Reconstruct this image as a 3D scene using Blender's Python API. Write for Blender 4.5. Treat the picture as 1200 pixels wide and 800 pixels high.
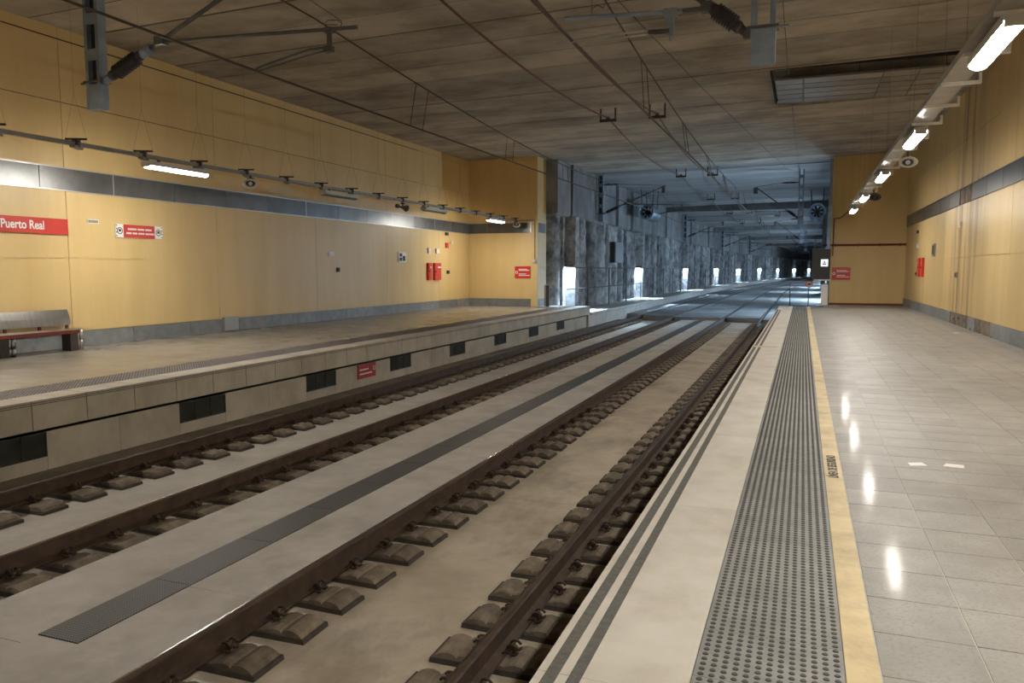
import bpy, math, random
from mathutils import Vector, Matrix
random.seed(7)
for o in list(bpy.data.objects): bpy.data.objects.remove(o)
S = bpy.context.scene
C = S.collection

# ------------------------------------------------------------------ camera, world, exposure
FPX, PITCH, YAW, EYE = 900.0, math.radians(5.332), math.radians(20.669), 1.60
cam = bpy.data.cameras.new('camera'); camo = bpy.data.objects.new('camera', cam); C.objects.link(camo)
cam.sensor_width = 36.0; cam.sensor_fit = 'HORIZONTAL'; cam.lens = FPX / 1200.0 * 36.0
cam.clip_start = 0.05; cam.clip_end = 600
camo.location = (0, 0, EYE)
camo.rotation_euler = (math.pi / 2 - PITCH, 0, YAW)
S.camera = camo
W = bpy.data.worlds.new('world'); S.world = W; W.use_nodes = True
W.node_tree.nodes['Background'].inputs[0].default_value = (0.02, 0.025, 0.03, 1)
W.node_tree.nodes['Background'].inputs[1].default_value = 0.3
S.view_settings.view_transform = 'Standard'; S.view_settings.look = 'None'
S.view_settings.gamma = 1.0; S.view_settings.use_curve_mapping = False
S.view_settings.exposure = 0.0
S.cycles.max_bounces = 8; S.cycles.diffuse_bounces = 6; S.cycles.glossy_bounces = 4
S.cycles.sample_clamp_indirect = 8.0
LAMP_POWER = 160.0           # radiance of the platform fluorescent diffusers
LAMP_COL = (1.0, 0.955, 0.87)
TUN_POWER = 5200.0           # radiance of the small tunnel wall lamps
TUN_COL = (0.55, 0.77, 1.0)

# ------------------------------------------------------------------ materials
def new_mat(name):
    m = bpy.data.materials.new(name); m.use_nodes = True
    return m, m.node_tree.nodes, m.node_tree.links, m.node_tree.nodes['Principled BSDF']

def mat(name, c1, c2=None, scale=4.0, rough=0.6, metal=0.0, bump=0.0, bscale=None, stretch=(1, 1, 1), spec=0.5,
        dirt=None, dscale=0.6, damount=0.5, dstretch=(1, 1, 1), rvar=0.0, orand=0.0, speck=None, coat=None):
    """Noise mottled surface in world coordinates. dirt = second colour laid over in large patches."""
    m, N, L, B = new_mat(name)
    B.inputs['Roughness'].default_value = rough; B.inputs['Metallic'].default_value = metal
    B.inputs['Specular IOR Level'].default_value = spec
    if coat: B.inputs['Coat Weight'].default_value, B.inputs['Coat Roughness'].default_value = coat
    geo = N.new('ShaderNodeNewGeometry')
    mp = N.new('ShaderNodeMapping'); mp.inputs['Scale'].default_value = stretch
    L.new(geo.outputs['Position'], mp.inputs['Vector'])
    nz = N.new('ShaderNodeTexNoise'); nz.inputs['Scale'].default_value = scale; nz.inputs['Detail'].default_value = 6
    nz.inputs['Roughness'].default_value = 0.62
    L.new(mp.outputs[0], nz.inputs['Vector'])
    rp = N.new('ShaderNodeValToRGB')
    rp.color_ramp.elements[0].position = 0.33; rp.color_ramp.elements[1].position = 0.67
    c2 = c2 or c1
    rp.color_ramp.elements[0].color = (*c1, 1); rp.color_ramp.elements[1].color = (*c2, 1)
    L.new(nz.outputs['Fac'], rp.inputs['Fac'])
    col = rp.outputs['Color']
    if dirt:
        mp2 = N.new('ShaderNodeMapping'); mp2.inputs['Scale'].default_value = dstretch
        L.new(geo.outputs['Position'], mp2.inputs['Vector'])
        n2 = N.new('ShaderNodeTexNoise'); n2.inputs['Scale'].default_value = dscale; n2.inputs['Detail'].default_value = 8
        n2.inputs['Roughness'].default_value = 0.7
        L.new(mp2.outputs[0], n2.inputs['Vector'])
        r2 = N.new('ShaderNodeMapRange'); r2.inputs['From Min'].default_value = 0.48; r2.inputs['From Max'].default_value = 0.72
        r2.inputs['To Max'].default_value = damount
        L.new(n2.outputs['Fac'], r2.inputs['Value'])
        mx = N.new('ShaderNodeMixRGB'); mx.inputs['Color2'].default_value = (*dirt, 1)
        L.new(r2.outputs[0], mx.inputs['Fac']); L.new(col, mx.inputs['Color1']); col = mx.outputs[0]
    if speck:
        v = N.new('ShaderNodeTexNoise'); v.inputs['Scale'].default_value = speck[0]; v.inputs['Detail'].default_value = 2
        L.new(geo.outputs['Position'], v.inputs['Vector'])
        r3 = N.new('ShaderNodeMapRange'); r3.inputs['From Min'].default_value = 0.5; r3.inputs['From Max'].default_value = 0.75
        r3.inputs['To Max'].default_value = speck[2]
        L.new(v.outputs['Fac'], r3.inputs['Value'])
        mx = N.new('ShaderNodeMixRGB'); mx.inputs['Color2'].default_value = (*speck[1], 1)
        L.new(r3.outputs[0], mx.inputs['Fac']); L.new(col, mx.inputs['Color1']); col = mx.outputs[0]
    if orand:
        oi = N.new('ShaderNodeObjectInfo')
        mr = N.new('ShaderNodeMapRange'); mr.inputs['To Min'].default_value = 1 - orand; mr.inputs['To Max'].default_value = 1 + orand
        L.new(oi.outputs['Random'], mr.inputs['Value'])
        vm = N.new('ShaderNodeVectorMath'); vm.operation = 'SCALE'
        L.new(col, vm.inputs[0]); L.new(mr.outputs[0], vm.inputs['Scale']); col = vm.outputs[0]
    L.new(col, B.inputs['Base Color'])
    if rvar:
        mr = N.new('ShaderNodeMapRange'); mr.inputs['From Min'].default_value = 0.3; mr.inputs['From Max'].default_value = 0.7
        mr.inputs['To Min'].default_value = rough - rvar; mr.inputs['To Max'].default_value = rough + rvar
        n4 = N.new('ShaderNodeTexNoise'); n4.inputs['Scale'].default_value = 2.3; n4.inputs['Detail'].default_value = 5
        L.new(geo.outputs['Position'], n4.inputs['Vector'])
        L.new(n4.outputs['Fac'], mr.inputs['Value']); L.new(mr.outputs[0], B.inputs['Roughness'])
    if bump:
        nb = nz
        if bscale:
            nb = N.new('ShaderNodeTexNoise'); nb.inputs['Scale'].default_value = bscale; nb.inputs['Detail'].default_value = 5
            L.new(mp.outputs[0], nb.inputs['Vector'])
        bp = N.new('ShaderNodeBump'); bp.inputs['Strength'].default_value = bump; bp.inputs['Distance'].default_value = 0.02
        L.new(nb.outputs['Fac'], bp.inputs['Height']); L.new(bp.outputs[0], B.inputs['Normal'])
    m['col'] = 1
    return m

def emit(name, color, power):
    m, N, L, B = new_mat(name)
    B.inputs['Base Color'].default_value = (0.9, 0.9, 0.9, 1)
    B.inputs['Emission Color'].default_value = (*color, 1); B.inputs['Emission Strength'].default_value = power
    return m

M = {}
M['yellow'] = mat('yellow wall coating', (0.65, 0.465, 0.20), (0.70, 0.51, 0.23), scale=1.2, rough=0.42, bump=0.05, bscale=3,
                  stretch=(1, 1.6, 0.12), dirt=(0.54, 0.35, 0.12), dscale=0.7, damount=0.35, dstretch=(1, 1.3, 0.25))
M['ceiling'] = mat('formwork concrete', (0.30, 0.265, 0.215), (0.51, 0.46, 0.39), scale=0.8, rough=0.85, bump=0.3, stretch=(0.8, 1.0, 1),
                   dirt=(0.13, 0.11, 0.085), dscale=0.55, damount=0.8, dstretch=(0.6, 1.2, 1), orand=0.16)
M['tunnel_ceiling'] = mat('tunnel concrete', (0.20, 0.20, 0.20), (0.36, 0.36, 0.36), scale=1.0, rough=0.85, bump=0.3, stretch=(0.2, 1.0, 1),
                   dirt=(0.12, 0.12, 0.12), dscale=0.3, damount=0.6, dstretch=(0.3, 1, 1), orand=0.12)
M['pile'] = mat('rough tunnel concrete', (0.085, 0.087, 0.09), (0.43, 0.43, 0.43), scale=1.8, rough=0.9, bump=0.9, bscale=6,
                dirt=(0.04, 0.04, 0.043), dscale=1.3, damount=0.9, dstretch=(1, 1, 0.3), orand=0.45)
M['beamconc'] = mat('smooth tunnel concrete', (0.15, 0.15, 0.155), (0.27, 0.27, 0.27), scale=0.9, rough=0.85, bump=0.3,
                dirt=(0.08, 0.08, 0.085), dscale=0.6, damount=0.7, dstretch=(1, 1, 0.3), orand=0.15)
M['niche'] = mat('pale rough plaster', (0.20, 0.20, 0.205), (0.50, 0.50, 0.50), scale=3, rough=0.9, bump=0.7, dirt=(0.07, 0.07, 0.072), dscale=2.2, damount=0.8)
M['band'] = mat('grey metal band', (0.12, 0.12, 0.118), (0.17, 0.17, 0.166), scale=1.5, rough=0.30, metal=0.75, orand=0.16)
M['bandtrim'] = mat('light aluminium trim', (0.5, 0.49, 0.46), rough=0.35, metal=0.7)
M['basetile'] = mat('grey skirting stone', (0.17, 0.18, 0.185), (0.26, 0.27, 0.275), scale=5, rough=0.4, speck=(60, (0.1, 0.1, 0.1), 0.4), orand=0.15,
                    dirt=(0.13, 0.12, 0.10), dscale=1.2, damount=0.5)
M['render_brown'] = mat('bare brown mortar', (0.10, 0.07, 0.05), (0.30, 0.24, 0.19), scale=3.5, rough=0.95, bump=0.9)
M['terrazzo'] = mat('polished terrazzo', (0.26, 0.246, 0.225), (0.345, 0.33, 0.303), scale=2.2, rough=0.45, spec=0.18, coat=(0.07, 0.10),
                    speck=(55, (0.18, 0.168, 0.15), 0.6), orand=0.07, dirt=(0.23, 0.20, 0.165), dscale=0.9, damount=0.55, bump=0.03, bscale=14)
M['grout'] = mat('pale grout', (0.42, 0.38, 0.32), (0.55, 0.50, 0.43), scale=6, rough=0.7)
M['leftfloor'] = mat('left platform terrazzo', (0.23, 0.205, 0.17), (0.31, 0.28, 0.235), scale=1.6, rough=0.25, spec=0.4,
                     dirt=(0.22, 0.185, 0.14), dscale=0.6, damount=0.5, speck=(40, (0.2, 0.18, 0.15), 0.4), orand=0.05)
M['edge'] = mat('cream concrete edge slab', (0.60, 0.56, 0.49), (0.71, 0.67, 0.60), scale=2.5, rough=0.55, bump=0.06, bscale=20,
                dirt=(0.42, 0.36, 0.28), dscale=1.4, damount=0.5, orand=0.03)
M['coping'] = mat('stained concrete coping', (0.40, 0.36, 0.29), (0.50, 0.46, 0.38), scale=1.8, rough=0.7, bump=0.12,
                  dirt=(0.26, 0.22, 0.165), dscale=1.1, damount=0.6, dstretch=(1, 1, 0.35), orand=0.07)
M['lowwall'] = mat('platform wall concrete', (0.38, 0.345, 0.28), (0.50, 0.46, 0.38), scale=1.5, rough=0.75, bump=0.15,
                   dirt=(0.24, 0.20, 0.15), dscale=1.2, damount=0.6, orand=0.08)
M['strip'] = mat('dark antislip strip', (0.10, 0.095, 0.085), (0.15, 0.145, 0.13), scale=30, rough=0.8, bump=0.3)
M['tactile'] = mat('grey tactile rubber', (0.22, 0.22, 0.213), (0.30, 0.30, 0.29), scale=5, rough=0.6, dirt=(0.30, 0.295, 0.28), dscale=3, damount=0.4, orand=0.08, bump=0.1)
M['stud'] = mat('worn dark stud', (0.045, 0.042, 0.04), (0.085, 0.08, 0.076), scale=30, rough=0.55)
M['ltactile'] = mat('violet grey tactile', (0.15, 0.13, 0.125), (0.21, 0.19, 0.185), scale=4, rough=0.6, orand=0.08)
M['lstud'] = mat('dark violet stud', (0.055, 0.045, 0.045), (0.09, 0.075, 0.075), scale=30, rough=0.6)
M['yline'] = mat('yellow line paint', (0.58, 0.45, 0.23), (0.68, 0.55, 0.31), scale=3, rough=0.5, dirt=(0.30, 0.21, 0.10), dscale=1.7, damount=0.75, bump=0.08, bscale=25)
M['ink'] = mat('black lettering', (0.03, 0.028, 0.025), rough=0.6)
M['bed_tan'] = mat('tan track slab', (0.37, 0.31, 0.235), (0.51, 0.445, 0.35), scale=1.3, rough=0.8, bump=0.2, bscale=9,
                   dirt=(0.15, 0.115, 0.08), dscale=0.9, damount=0.65, dstretch=(1.2, 0.7, 1))
M['bed_grey'] = mat('grey track slab', (0.36, 0.33, 0.29), (0.46, 0.43, 0.38), scale=1.5, rough=0.8, bump=0.15,
                    dirt=(0.25, 0.22, 0.18), dscale=0.8, damount=0.6)
M['walk'] = mat('walkway slab', (0.42, 0.395, 0.36), (0.54, 0.515, 0.48), scale=1.8, rough=0.75, bump=0.15, dirt=(0.24, 0.22, 0.19), dscale=1.1, damount=0.6, orand=0.05)
M['gutter_dark'] = mat('stained joint filler', (0.06, 0.05, 0.038), (0.13, 0.11, 0.085), scale=2, rough=0.9)
M['edge_shade'] = mat('black platform edge shade', (0.018, 0.015, 0.012), (0.03, 0.026, 0.02), scale=4, rough=0.9)  # near-black colour paints the deep shadow beside the right platform edge
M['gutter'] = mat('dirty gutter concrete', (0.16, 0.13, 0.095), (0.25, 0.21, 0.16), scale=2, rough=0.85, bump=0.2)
M['cross'] = mat('tunnel track pavement', (0.24, 0.245, 0.25), (0.33, 0.335, 0.34), scale=0.8, rough=0.55, dirt=(0.09, 0.09, 0.095), dscale=0.35, damount=0.8, dstretch=(0.5, 1, 1), orand=0.35)
M['rail'] = mat('rusty rail steel', (0.042, 0.026, 0.017), (0.085, 0.054, 0.036), scale=6, rough=0.75, metal=0.2, bump=0.15)
M['railhead'] = mat('polished rail head', (0.42, 0.39, 0.36), (0.5, 0.47, 0.43), scale=8, rough=0.2, metal=1.0)
M['block'] = mat('brown sleeper block', (0.115, 0.088, 0.062), (0.235, 0.19, 0.138), scale=9, rough=0.85, bump=0.35, orand=0.2, dirt=(0.09, 0.065, 0.045), dscale=3, damount=0.6)
M['blockbase'] = mat('rubber boot with gap shade', (0.04, 0.033, 0.027), (0.075, 0.06, 0.05), scale=9, rough=0.85)  # boot rubber, darkened to paint the shadow gap under each block
M['clip'] = mat('rusty spring clip', (0.05, 0.03, 0.02), (0.10, 0.06, 0.04), scale=20, rough=0.7, metal=0.3)
M['pad'] = mat('white plastic pad', (0.62, 0.62, 0.60), (0.7, 0.7, 0.68), scale=9, rough=0.5)
M['vent'] = mat('dark green louvre', (0.045, 0.047, 0.040), (0.075, 0.078, 0.068), scale=4, rough=0.6, metal=0.2)
M['red'] = mat('red sign face', (0.55, 0.035, 0.025), (0.60, 0.045, 0.03), scale=3, rough=0.28)
M['darkred'] = mat('dark red sign face', (0.30, 0.018, 0.02), (0.36, 0.025, 0.025), scale=5, rough=0.5)
M['white'] = mat('white sign face', (0.80, 0.79, 0.76), (0.84, 0.83, 0.80), scale=3, rough=0.35)
M['pinkwhite'] = mat('white print', (0.80, 0.68, 0.66), rough=0.4)
M['signgrey'] = mat('grey frame', (0.33, 0.32, 0.30), rough=0.4, metal=0.4)
M['black'] = mat('black plastic', (0.018, 0.018, 0.02), (0.03, 0.03, 0.033), scale=6, rough=0.5)
M['steel'] = mat('brushed stainless steel', (0.40, 0.38, 0.35), (0.50, 0.48, 0.45), scale=3, rough=0.28, metal=1.0, stretch=(1, 6, 1))
M['benchred'] = mat('dark red bench slat', (0.11, 0.018, 0.014), (0.15, 0.026, 0.018), scale=6, rough=0.3)
M['benchdark'] = mat('dark bench support', (0.03, 0.02, 0.016), (0.05, 0.035, 0.028), scale=5, rough=0.5)
M['galv'] = mat('galvanised blue grey steel', (0.21, 0.27, 0.35), (0.30, 0.37, 0.46), scale=4, rough=0.5, metal=0.5, dirt=(0.2, 0.18, 0.15), dscale=3, damount=0.4)
M['tube'] = mat('grey aluminium tube', (0.085, 0.085, 0.088), (0.13, 0.13, 0.133), scale=6, rough=0.5, metal=0.5)
M['insul'] = mat('dark brown insulator', (0.025, 0.02, 0.02), (0.045, 0.035, 0.033), scale=9, rough=0.35)
M['wire'] = mat('dark copper wire', (0.045, 0.03, 0.022), (0.075, 0.05, 0.035), scale=9, rough=0.6, metal=0.3)
M['redwire'] = mat('red brown cable', (0.10, 0.035, 0.02), (0.14, 0.05, 0.028), scale=5, rough=0.6)
M['tray'] = mat('grey cable tray', (0.17, 0.16, 0.145), (0.24, 0.225, 0.205), scale=3, rough=0.45, metal=0.5)
M['ltray'] = mat('pale cable tray', (0.36, 0.34, 0.31), (0.46, 0.44, 0.40), scale=3, rough=0.4, metal=0.4)
M['housing'] = mat('grey lamp housing', (0.42, 0.41, 0.38), (0.5, 0.49, 0.46), scale=3, rough=0.4)
M['offdiff'] = mat('unlit grey diffuser', (0.10, 0.095, 0.085), (0.13, 0.125, 0.11), scale=3, rough=0.35)
M['horn'] = mat('cream horn speaker', (0.55, 0.52, 0.46), (0.62, 0.59, 0.53), scale=4, rough=0.4)
M['horndark'] = mat('grey speaker body', (0.09, 0.088, 0.085), (0.13, 0.128, 0.12), scale=4, rough=0.5)
M['brownpipe'] = mat('brown painted pipe', (0.16, 0.03, 0.018), (0.2, 0.04, 0.025), scale=4, rough=0.4)
M['ductpanel'] = mat('galvanised duct sheet', (0.22, 0.205, 0.185), (0.34, 0.32, 0.295), scale=1.6, rough=0.4, metal=0.35, orand=0.25)
M['shaft'] = mat('near-black shaft lining', (0.02, 0.019, 0.018), (0.035, 0.033, 0.03), scale=3, rough=0.95)  # one near-black tone over the whole shaft lining
M['paper'] = mat('white paper scrap', (0.8, 0.78, 0.74), rough=0.7)
M['lamp'] = emit('lit platform diffuser', LAMP_COL, LAMP_POWER)
M['tunlamp'] = emit('lit tunnel lamp', TUN_COL, TUN_POWER)
M['sign_face'] = emit('glowing white sign face', (0.85, 0.92, 1.0), 0.9)  # mild emission set on the white sign face

# chequer plate: dotted dark steel
def chequer():
    m, N, L, B = new_mat('perforated steel plate')
    geo = N.new('ShaderNodeNewGeometry')
    v = N.new('ShaderNodeTexVoronoi'); v.inputs['Scale'].default_value = 42; v.inputs['Randomness'].default_value = 0.0; v.voronoi_dimensions = '2D'
    L.new(geo.outputs['Position'], v.inputs['Vector'])
    rp = N.new('ShaderNodeValToRGB'); rp.color_ramp.elements[0].position = 0.26; rp.color_ramp.elements[1].position = 0.40
    rp.color_ramp.elements[0].color = (0.02, 0.022, 0.024, 1); rp.color_ramp.elements[1].color = (0.15, 0.155, 0.155, 1)
    L.new(v.outputs['Distance'], rp.inputs['Fac']); L.new(rp.outputs[0], B.inputs['Base Color'])
    B.inputs['Roughness'].default_value = 0.55; B.inputs['Metallic'].default_value = 0.3
    return m
M['grate'] = chequer()

# right wall: the same yellow with brown water stains running down near one joint
def stained_yellow():
    m = M['yellow'].copy(); m.name = 'yellow wall coating with water stains'
    N, L = m.node_tree.nodes, m.node_tree.links
    B = N['Principled BSDF']; src = B.inputs['Base Color'].links[0].from_socket
    geo = N.new('ShaderNodeNewGeometry'); sx = N.new('ShaderNodeSeparateXYZ'); L.new(geo.outputs['Position'], sx.inputs[0])
    mp = N.new('ShaderNodeMapping'); mp.inputs['Scale'].default_value = (1, 2.6, 0.22); L.new(geo.outputs['Position'], mp.inputs[0])
    n = N.new('ShaderNodeTexNoise'); n.inputs['Scale'].default_value = 1.3; n.inputs['Detail'].default_value = 7; L.new(mp.outputs[0], n.inputs['Vector'])
    def mth(op, a, b):
        k = N.new('ShaderNodeMath'); k.operation = op
        for i, q in enumerate((a, b)):
            if isinstance(q, (int, float)): k.inputs[i].default_value = q
            else: L.new(q, k.inputs[i])
        return k.outputs[0]
    d = mth('ABSOLUTE', mth('SUBTRACT', sx.outputs['Y'], 25.0), 0)
    mr = N.new('ShaderNodeMapRange'); mr.inputs['From Min'].default_value = 2.6; mr.inputs['From Max'].default_value = 0.6; L.new(d, mr.inputs[0])
    r2 = N.new('ShaderNodeMapRange'); r2.inputs['From Min'].default_value = 0.42; r2.inputs['From Max'].default_value = 0.66; L.new(n.outputs['Fac'], r2.inputs[0])
    f = mth('MULTIPLY', mth('MULTIPLY', mr.outputs[0], r2.outputs[0]), 1.0)
    mx = N.new('ShaderNodeMixRGB'); mx.inputs['Color2'].default_value = (0.26, 0.155, 0.065, 1)
    L.new(f, mx.inputs['Fac']); L.new(src, mx.inputs['Color1']); L.new(mx.outputs[0], B.inputs['Base Color'])
    return m
M['yellow_r'] = stained_yellow()

# ------------------------------------------------------------------ mesh helpers
class MB:
    def __init__(s): s.v, s.f, s.sm, s.mi = [], [], [], []
    def face(s, idx, smooth=False, mi=0): s.f.append(idx); s.sm.append(smooth); s.mi.append(mi)
    def box(s, x0, x1, y0, y1, z0, z1, mi=0, topin=0.0):
        b = len(s.v); t = topin
        s.v += [(x0, y0, z0), (x1, y0, z0), (x1, y1, z0), (x0, y1, z0), (x0 + t, y0 + t, z1), (x1 - t, y0 + t, z1), (x1 - t, y1 - t, z1), (x0 + t, y1 - t, z1)]
        for q in ((0, 3, 2, 1), (4, 5, 6, 7), (0, 1, 5, 4), (1, 2, 6, 5), (2, 3, 7, 6), (3, 0, 4, 7)):
            s.face([b + i for i in q], False, mi)
        return s
    def frame(s, p, q):
        d = (Vector(q) - Vector(p)).normalized()
        a = Vector((0, 0, 1)) if abs(d.z) < 0.9 else Vector((1, 0, 0))
        u = d.cross(a).normalized(); w = d.cross(u).normalized()
        return d, u, w
    def lathe(s, p, q, prof, n=12, mi=0, su=1.0, sw=1.0, caps=True):
        """prof: list of (t along p->q, radius)"""
        p, q = Vector(p), Vector(q); d, u, w = s.frame(p, q); b = len(s.v)
        for t, r in prof:
            o = p.lerp(q, t) if True else p
            for k in range(n):
                a = 2 * math.pi * k / n
                s.v.append(tuple(o + u * (math.cos(a) * r * su) + w * (math.sin(a) * r * sw)))
        for i in range(len(prof) - 1):
            for k in range(n):
                k2 = (k + 1) % n
                s.face([b + i * n + k, b + i * n + k2, b + (i + 1) * n + k2, b + (i + 1) * n + k], True, mi)
        if caps:
            s.face([b + k for k in range(n)][::-1], False, mi)
            e = b + (len(prof) - 1) * n
            s.face([e + k for k in range(n)], False, mi)
        return s
    def cyl(s, p, q, r, n=10, mi=0, r2=None): return s.lathe(p, q, [(0, r), (1, r if r2 is None else r2)], n, mi)
    def tube(s, pts, r, n=6, mi=0):
        """a bent round bar through the points"""
        b = len(s.v); P = [Vector(p) for p in pts]
        for i, p in enumerate(P):
            a = P[max(i - 1, 0)]; c = P[min(i + 1, len(P) - 1)]
            d, u, w = s.frame(a, c)
            for k in range(n):
                g = 2 * math.pi * k / n
                s.v.append(tuple(p + u * math.cos(g) * r + w * math.sin(g) * r))
        for i in range(len(P) - 1):
            for k in range(n):
                k2 = (k + 1) % n
                s.face([b + i * n + k, b + i * n + k2, b + (i + 1) * n + k2, b + (i + 1) * n + k], True, mi)
        s.face([b + k for k in range(n)][::-1], False, mi); e = b + (len(P) - 1) * n
        s.face([e + k for k in range(n)], False, mi)
        return s
    def sweep(s, prof, ys, off=None, smooth=False, close=True, mis=None, caps=True):
        """closed (x,z) profile carried along Y with a sideways offset off(y)"""
        off = off or (lambda y: 0.0); n = len(prof); b = len(s.v)
        for y in ys:
            o = off(y)
            s.v += [(x + o, y, z) for x, z in prof]
        for i in range(len(ys) - 1):
            for k in range(n if close else n - 1):
                k2 = (k + 1) % n
                s.face([b + i * n + k, b + i * n + k2, b + (i + 1) * n + k2, b + (i + 1) * n + k], smooth, mis[k] if mis else 0)
        if close and caps:
            s.face([b + k for k in range(n)][::-1]); e = b + (len(ys) - 1) * n
            s.face([e + k for k in range(n)])
        return s
    def mesh(s, name, mats):
        me = bpy.data.meshes.new(name); me.from_pydata(s.v, [], s.f)
        for m in (mats if isinstance(mats, (list, tuple)) else [mats]): me.materials.append(M[m] if isinstance(m, str) else m)
        me.polygons.foreach_set('use_smooth', s.sm); me.polygons.foreach_set('material_index', s.mi)
        import bmesh
        bm = bmesh.new(); bm.from_mesh(me); bmesh.ops.recalc_face_normals(bm, faces=bm.faces); bm.to_mesh(me); bm.free()
        me.update()
        return me
    def obj(s, name, mats, parent=None, loc=None): return place(s.mesh(name, mats), name, parent, loc)

def place(me, name, parent=None, loc=None, rot=None, scale=None):
    o = bpy.data.objects.new(name, me); C.objects.link(o)
    if parent: o.parent = parent
    if loc: o.location = loc
    if rot: o.rotation_euler = rot
    if scale: o.scale = scale
    return o
def tag(o, label, cat, group=None, kind=None):
    o['label'] = label; o['category'] = cat
    if group: o['group'] = group
    if kind: o['kind'] = kind
    return o
def struct(o, label, cat): return tag(o, label, cat, kind='structure')
def empty(name, loc=(0, 0, 0), rz=0.0):
    o = bpy.data.objects.new(name, None); C.objects.link(o); o.location = loc; o.rotation_euler = (0, 0, rz); o.empty_display_size = 0.1
    return o
def copy_tree(o, parent=None):
    c = o.copy(); C.objects.link(c); c.parent = parent
    for ch in list(o.children): copy_tree(ch, c)
    return c
def text(s, name, size, m, parent, loc, rot, align='CENTER', depth=0.001, sx=1.0, bold=0.0):
    cu = bpy.data.curves.new(name, 'FONT'); cu.body = s; cu.size = size; cu.align_x = align; cu.align_y = 'CENTER'; cu.extrude = depth; cu.offset = bold
    cu.materials.append(M[m]); o = bpy.data.objects.new(name, cu); C.objects.link(o)
    bpy.context.view_layer.update()
    me = bpy.data.meshes.new_from_object(o); bpy.data.objects.remove(o); bpy.data.curves.remove(cu)
    return place(me, name, parent, loc, rot, (sx, 1, 1))
HP = math.pi / 2
FACE_POSX, FACE_NEGX, FACE_NEGY = (HP, 0, HP), (HP, 0, -HP), (HP, 0, 0)

def cx(y): return max(0.0, y - 75.0) ** 2 / (2 * 930.0)          # sideways drift of the curving tunnel
YS_FAR = [38.3, 60, 75] + list(range(80, 265, 6))
def zc(x): return 6.40 + (x + 14.08) * 0.0195                     # ceiling falls a little towards the left

# ------------------------------------------------------------------ dimensions
XL, XR, YB = -14.08, 4.25, -14.0      # left wall face, right wall face, wall behind the viewer
Y_WING, Y_END = 31.9, 38.3
X_COL = -10.85                        # free edge of the short wall closing the left platform
XEL, XER = -8.76, -0.945              # platform edges
RAILS_R, RAILS_L = (-3.52, -1.78), (-7.72, -5.98)
Z_RAIL, Z_BED, Z_WALK = -0.70, -0.945, -0.845
J0, JS = 11.03, 1.735                 # joint rhythm of band and skirting

# ------------------------------------------------------------------ ceiling
ce = MB().box(-14.6, 4.8, YB, Y_END, 6.95, 7.1).obj('ceiling', 'ceiling')
struct(ce, 'board-marked brown concrete ceiling above platforms and tracks', 'ceiling')
def ceil_piece(x0, x1, w):
    b = MB(); za, zb = zc(x0), zc(x1)
    b.v += [(x0, 0, za), (x1, 0, zb), (x1, w, zb), (x0, w, za), (x0, 0, 6.95), (x1, 0, 6.95), (x1, w, 6.95), (x0, w, 6.95)]
    for q in ((0, 3, 2, 1), (4, 5, 6, 7), (0, 1, 5, 4), (1, 2, 6, 5), (2, 3, 7, 6), (3, 0, 4, 7)): b.face(list(q))
    return b.mesh('ceiling_panel', 'ceiling')
BW = 1.25
full, pl, pr = ceil_piece(-14.5, 4.7, BW - 0.04), ceil_piece(-14.5, -0.9, BW - 0.04), ceil_piece(3.35, 4.7, BW - 0.04)
y = YB
while y < Y_END - 0.2:
    if 21.2 < y + 0.01 and y < 24.9:
        for me in (pl, pr): place(me, 'ceiling_panel', ce, (0, y, random.uniform(0, 0.012)))
    else: place(full, 'ceiling_panel', ce, (0, y, random.uniform(0, 0.015)))
    if not 20.0 < y < 24.9:
        jb = MB(); za, zb = zc(-14.5) + .012, zc(4.7) + .012
        jb.v += [(-14.5, y + BW - .045, za), (4.7, y + BW - .045, zb), (4.7, y + BW + .005, zb), (-14.5, y + BW + .005, za), (-14.5, y + BW - .045, 6.96), (4.7, y + BW - .045, 6.96), (4.7, y + BW + .005, 6.96), (-14.5, y + BW + .005, 6.96)]
        for q in ((0, 3, 2, 1), (4, 5, 6, 7), (0, 1, 5, 4), (1, 2, 6, 5), (2, 3, 7, 6), (3, 0, 4, 7)): jb.face(list(q))
        jb.obj('joint_seal', 'gutter_dark', ce)
    y += BW
# the open shaft in the ceiling and the sheet metal cover hung below it
sh = MB()
sh.box(-0.95, -0.9, 21.2, 25.05, 6.6, 8.0); sh.box(3.35, 3.4, 21.2, 25.05, 6.7, 8.0)
sh.box(-0.9, 3.35, 21.17, 21.22, 6.66, 8.0); sh.box(-0.9, 3.35, 25.02, 25.07, 6.66, 8.0); sh.box(-0.95, 3.4, 21.17, 25.07, 7.95, 8.05)
sh.obj('vent_shaft', 'shaft', ce)
dp = empty('ceiling_duct_cover', (-0.85, 21.2, 6.40))
tag(dp, 'galvanised sheet metal cover hung under the dark ceiling shaft', 'duct cover')
ny = 5
for j in range(ny):
    for i, (a, b_) in enumerate(((0.0, 0.70), (0.70, 2.55), (2.55, 3.35), (3.35, 4.1))):
        MB().box(a + 0.022, b_ - 0.022, j * 0.59 + 0.028, (j + 1) * 0.59 - 0.028, 0.0, 0.03).obj('sheet_panel', 'ductpanel', dp)
MB().box(0.0, 4.1, -0.02, 0.005, -0.01, 0.035).obj('front_flange', 'ductpanel', dp)
for xx in (0.7, 2.55, 3.35): MB().box(xx - 0.02, xx + 0.02, 0.0, 2.95, 0.03, 0.07).obj('support_rail', 'tube', dp)
for xx in (0.3, 2.0, 3.9):
    for yy in (0.15, 2.85): MB().cyl((xx, yy, 0.03), (xx, yy, 0.30 + 0.02 * xx), 0.012, 6).obj('hanger_rod', 'tube', dp)

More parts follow.
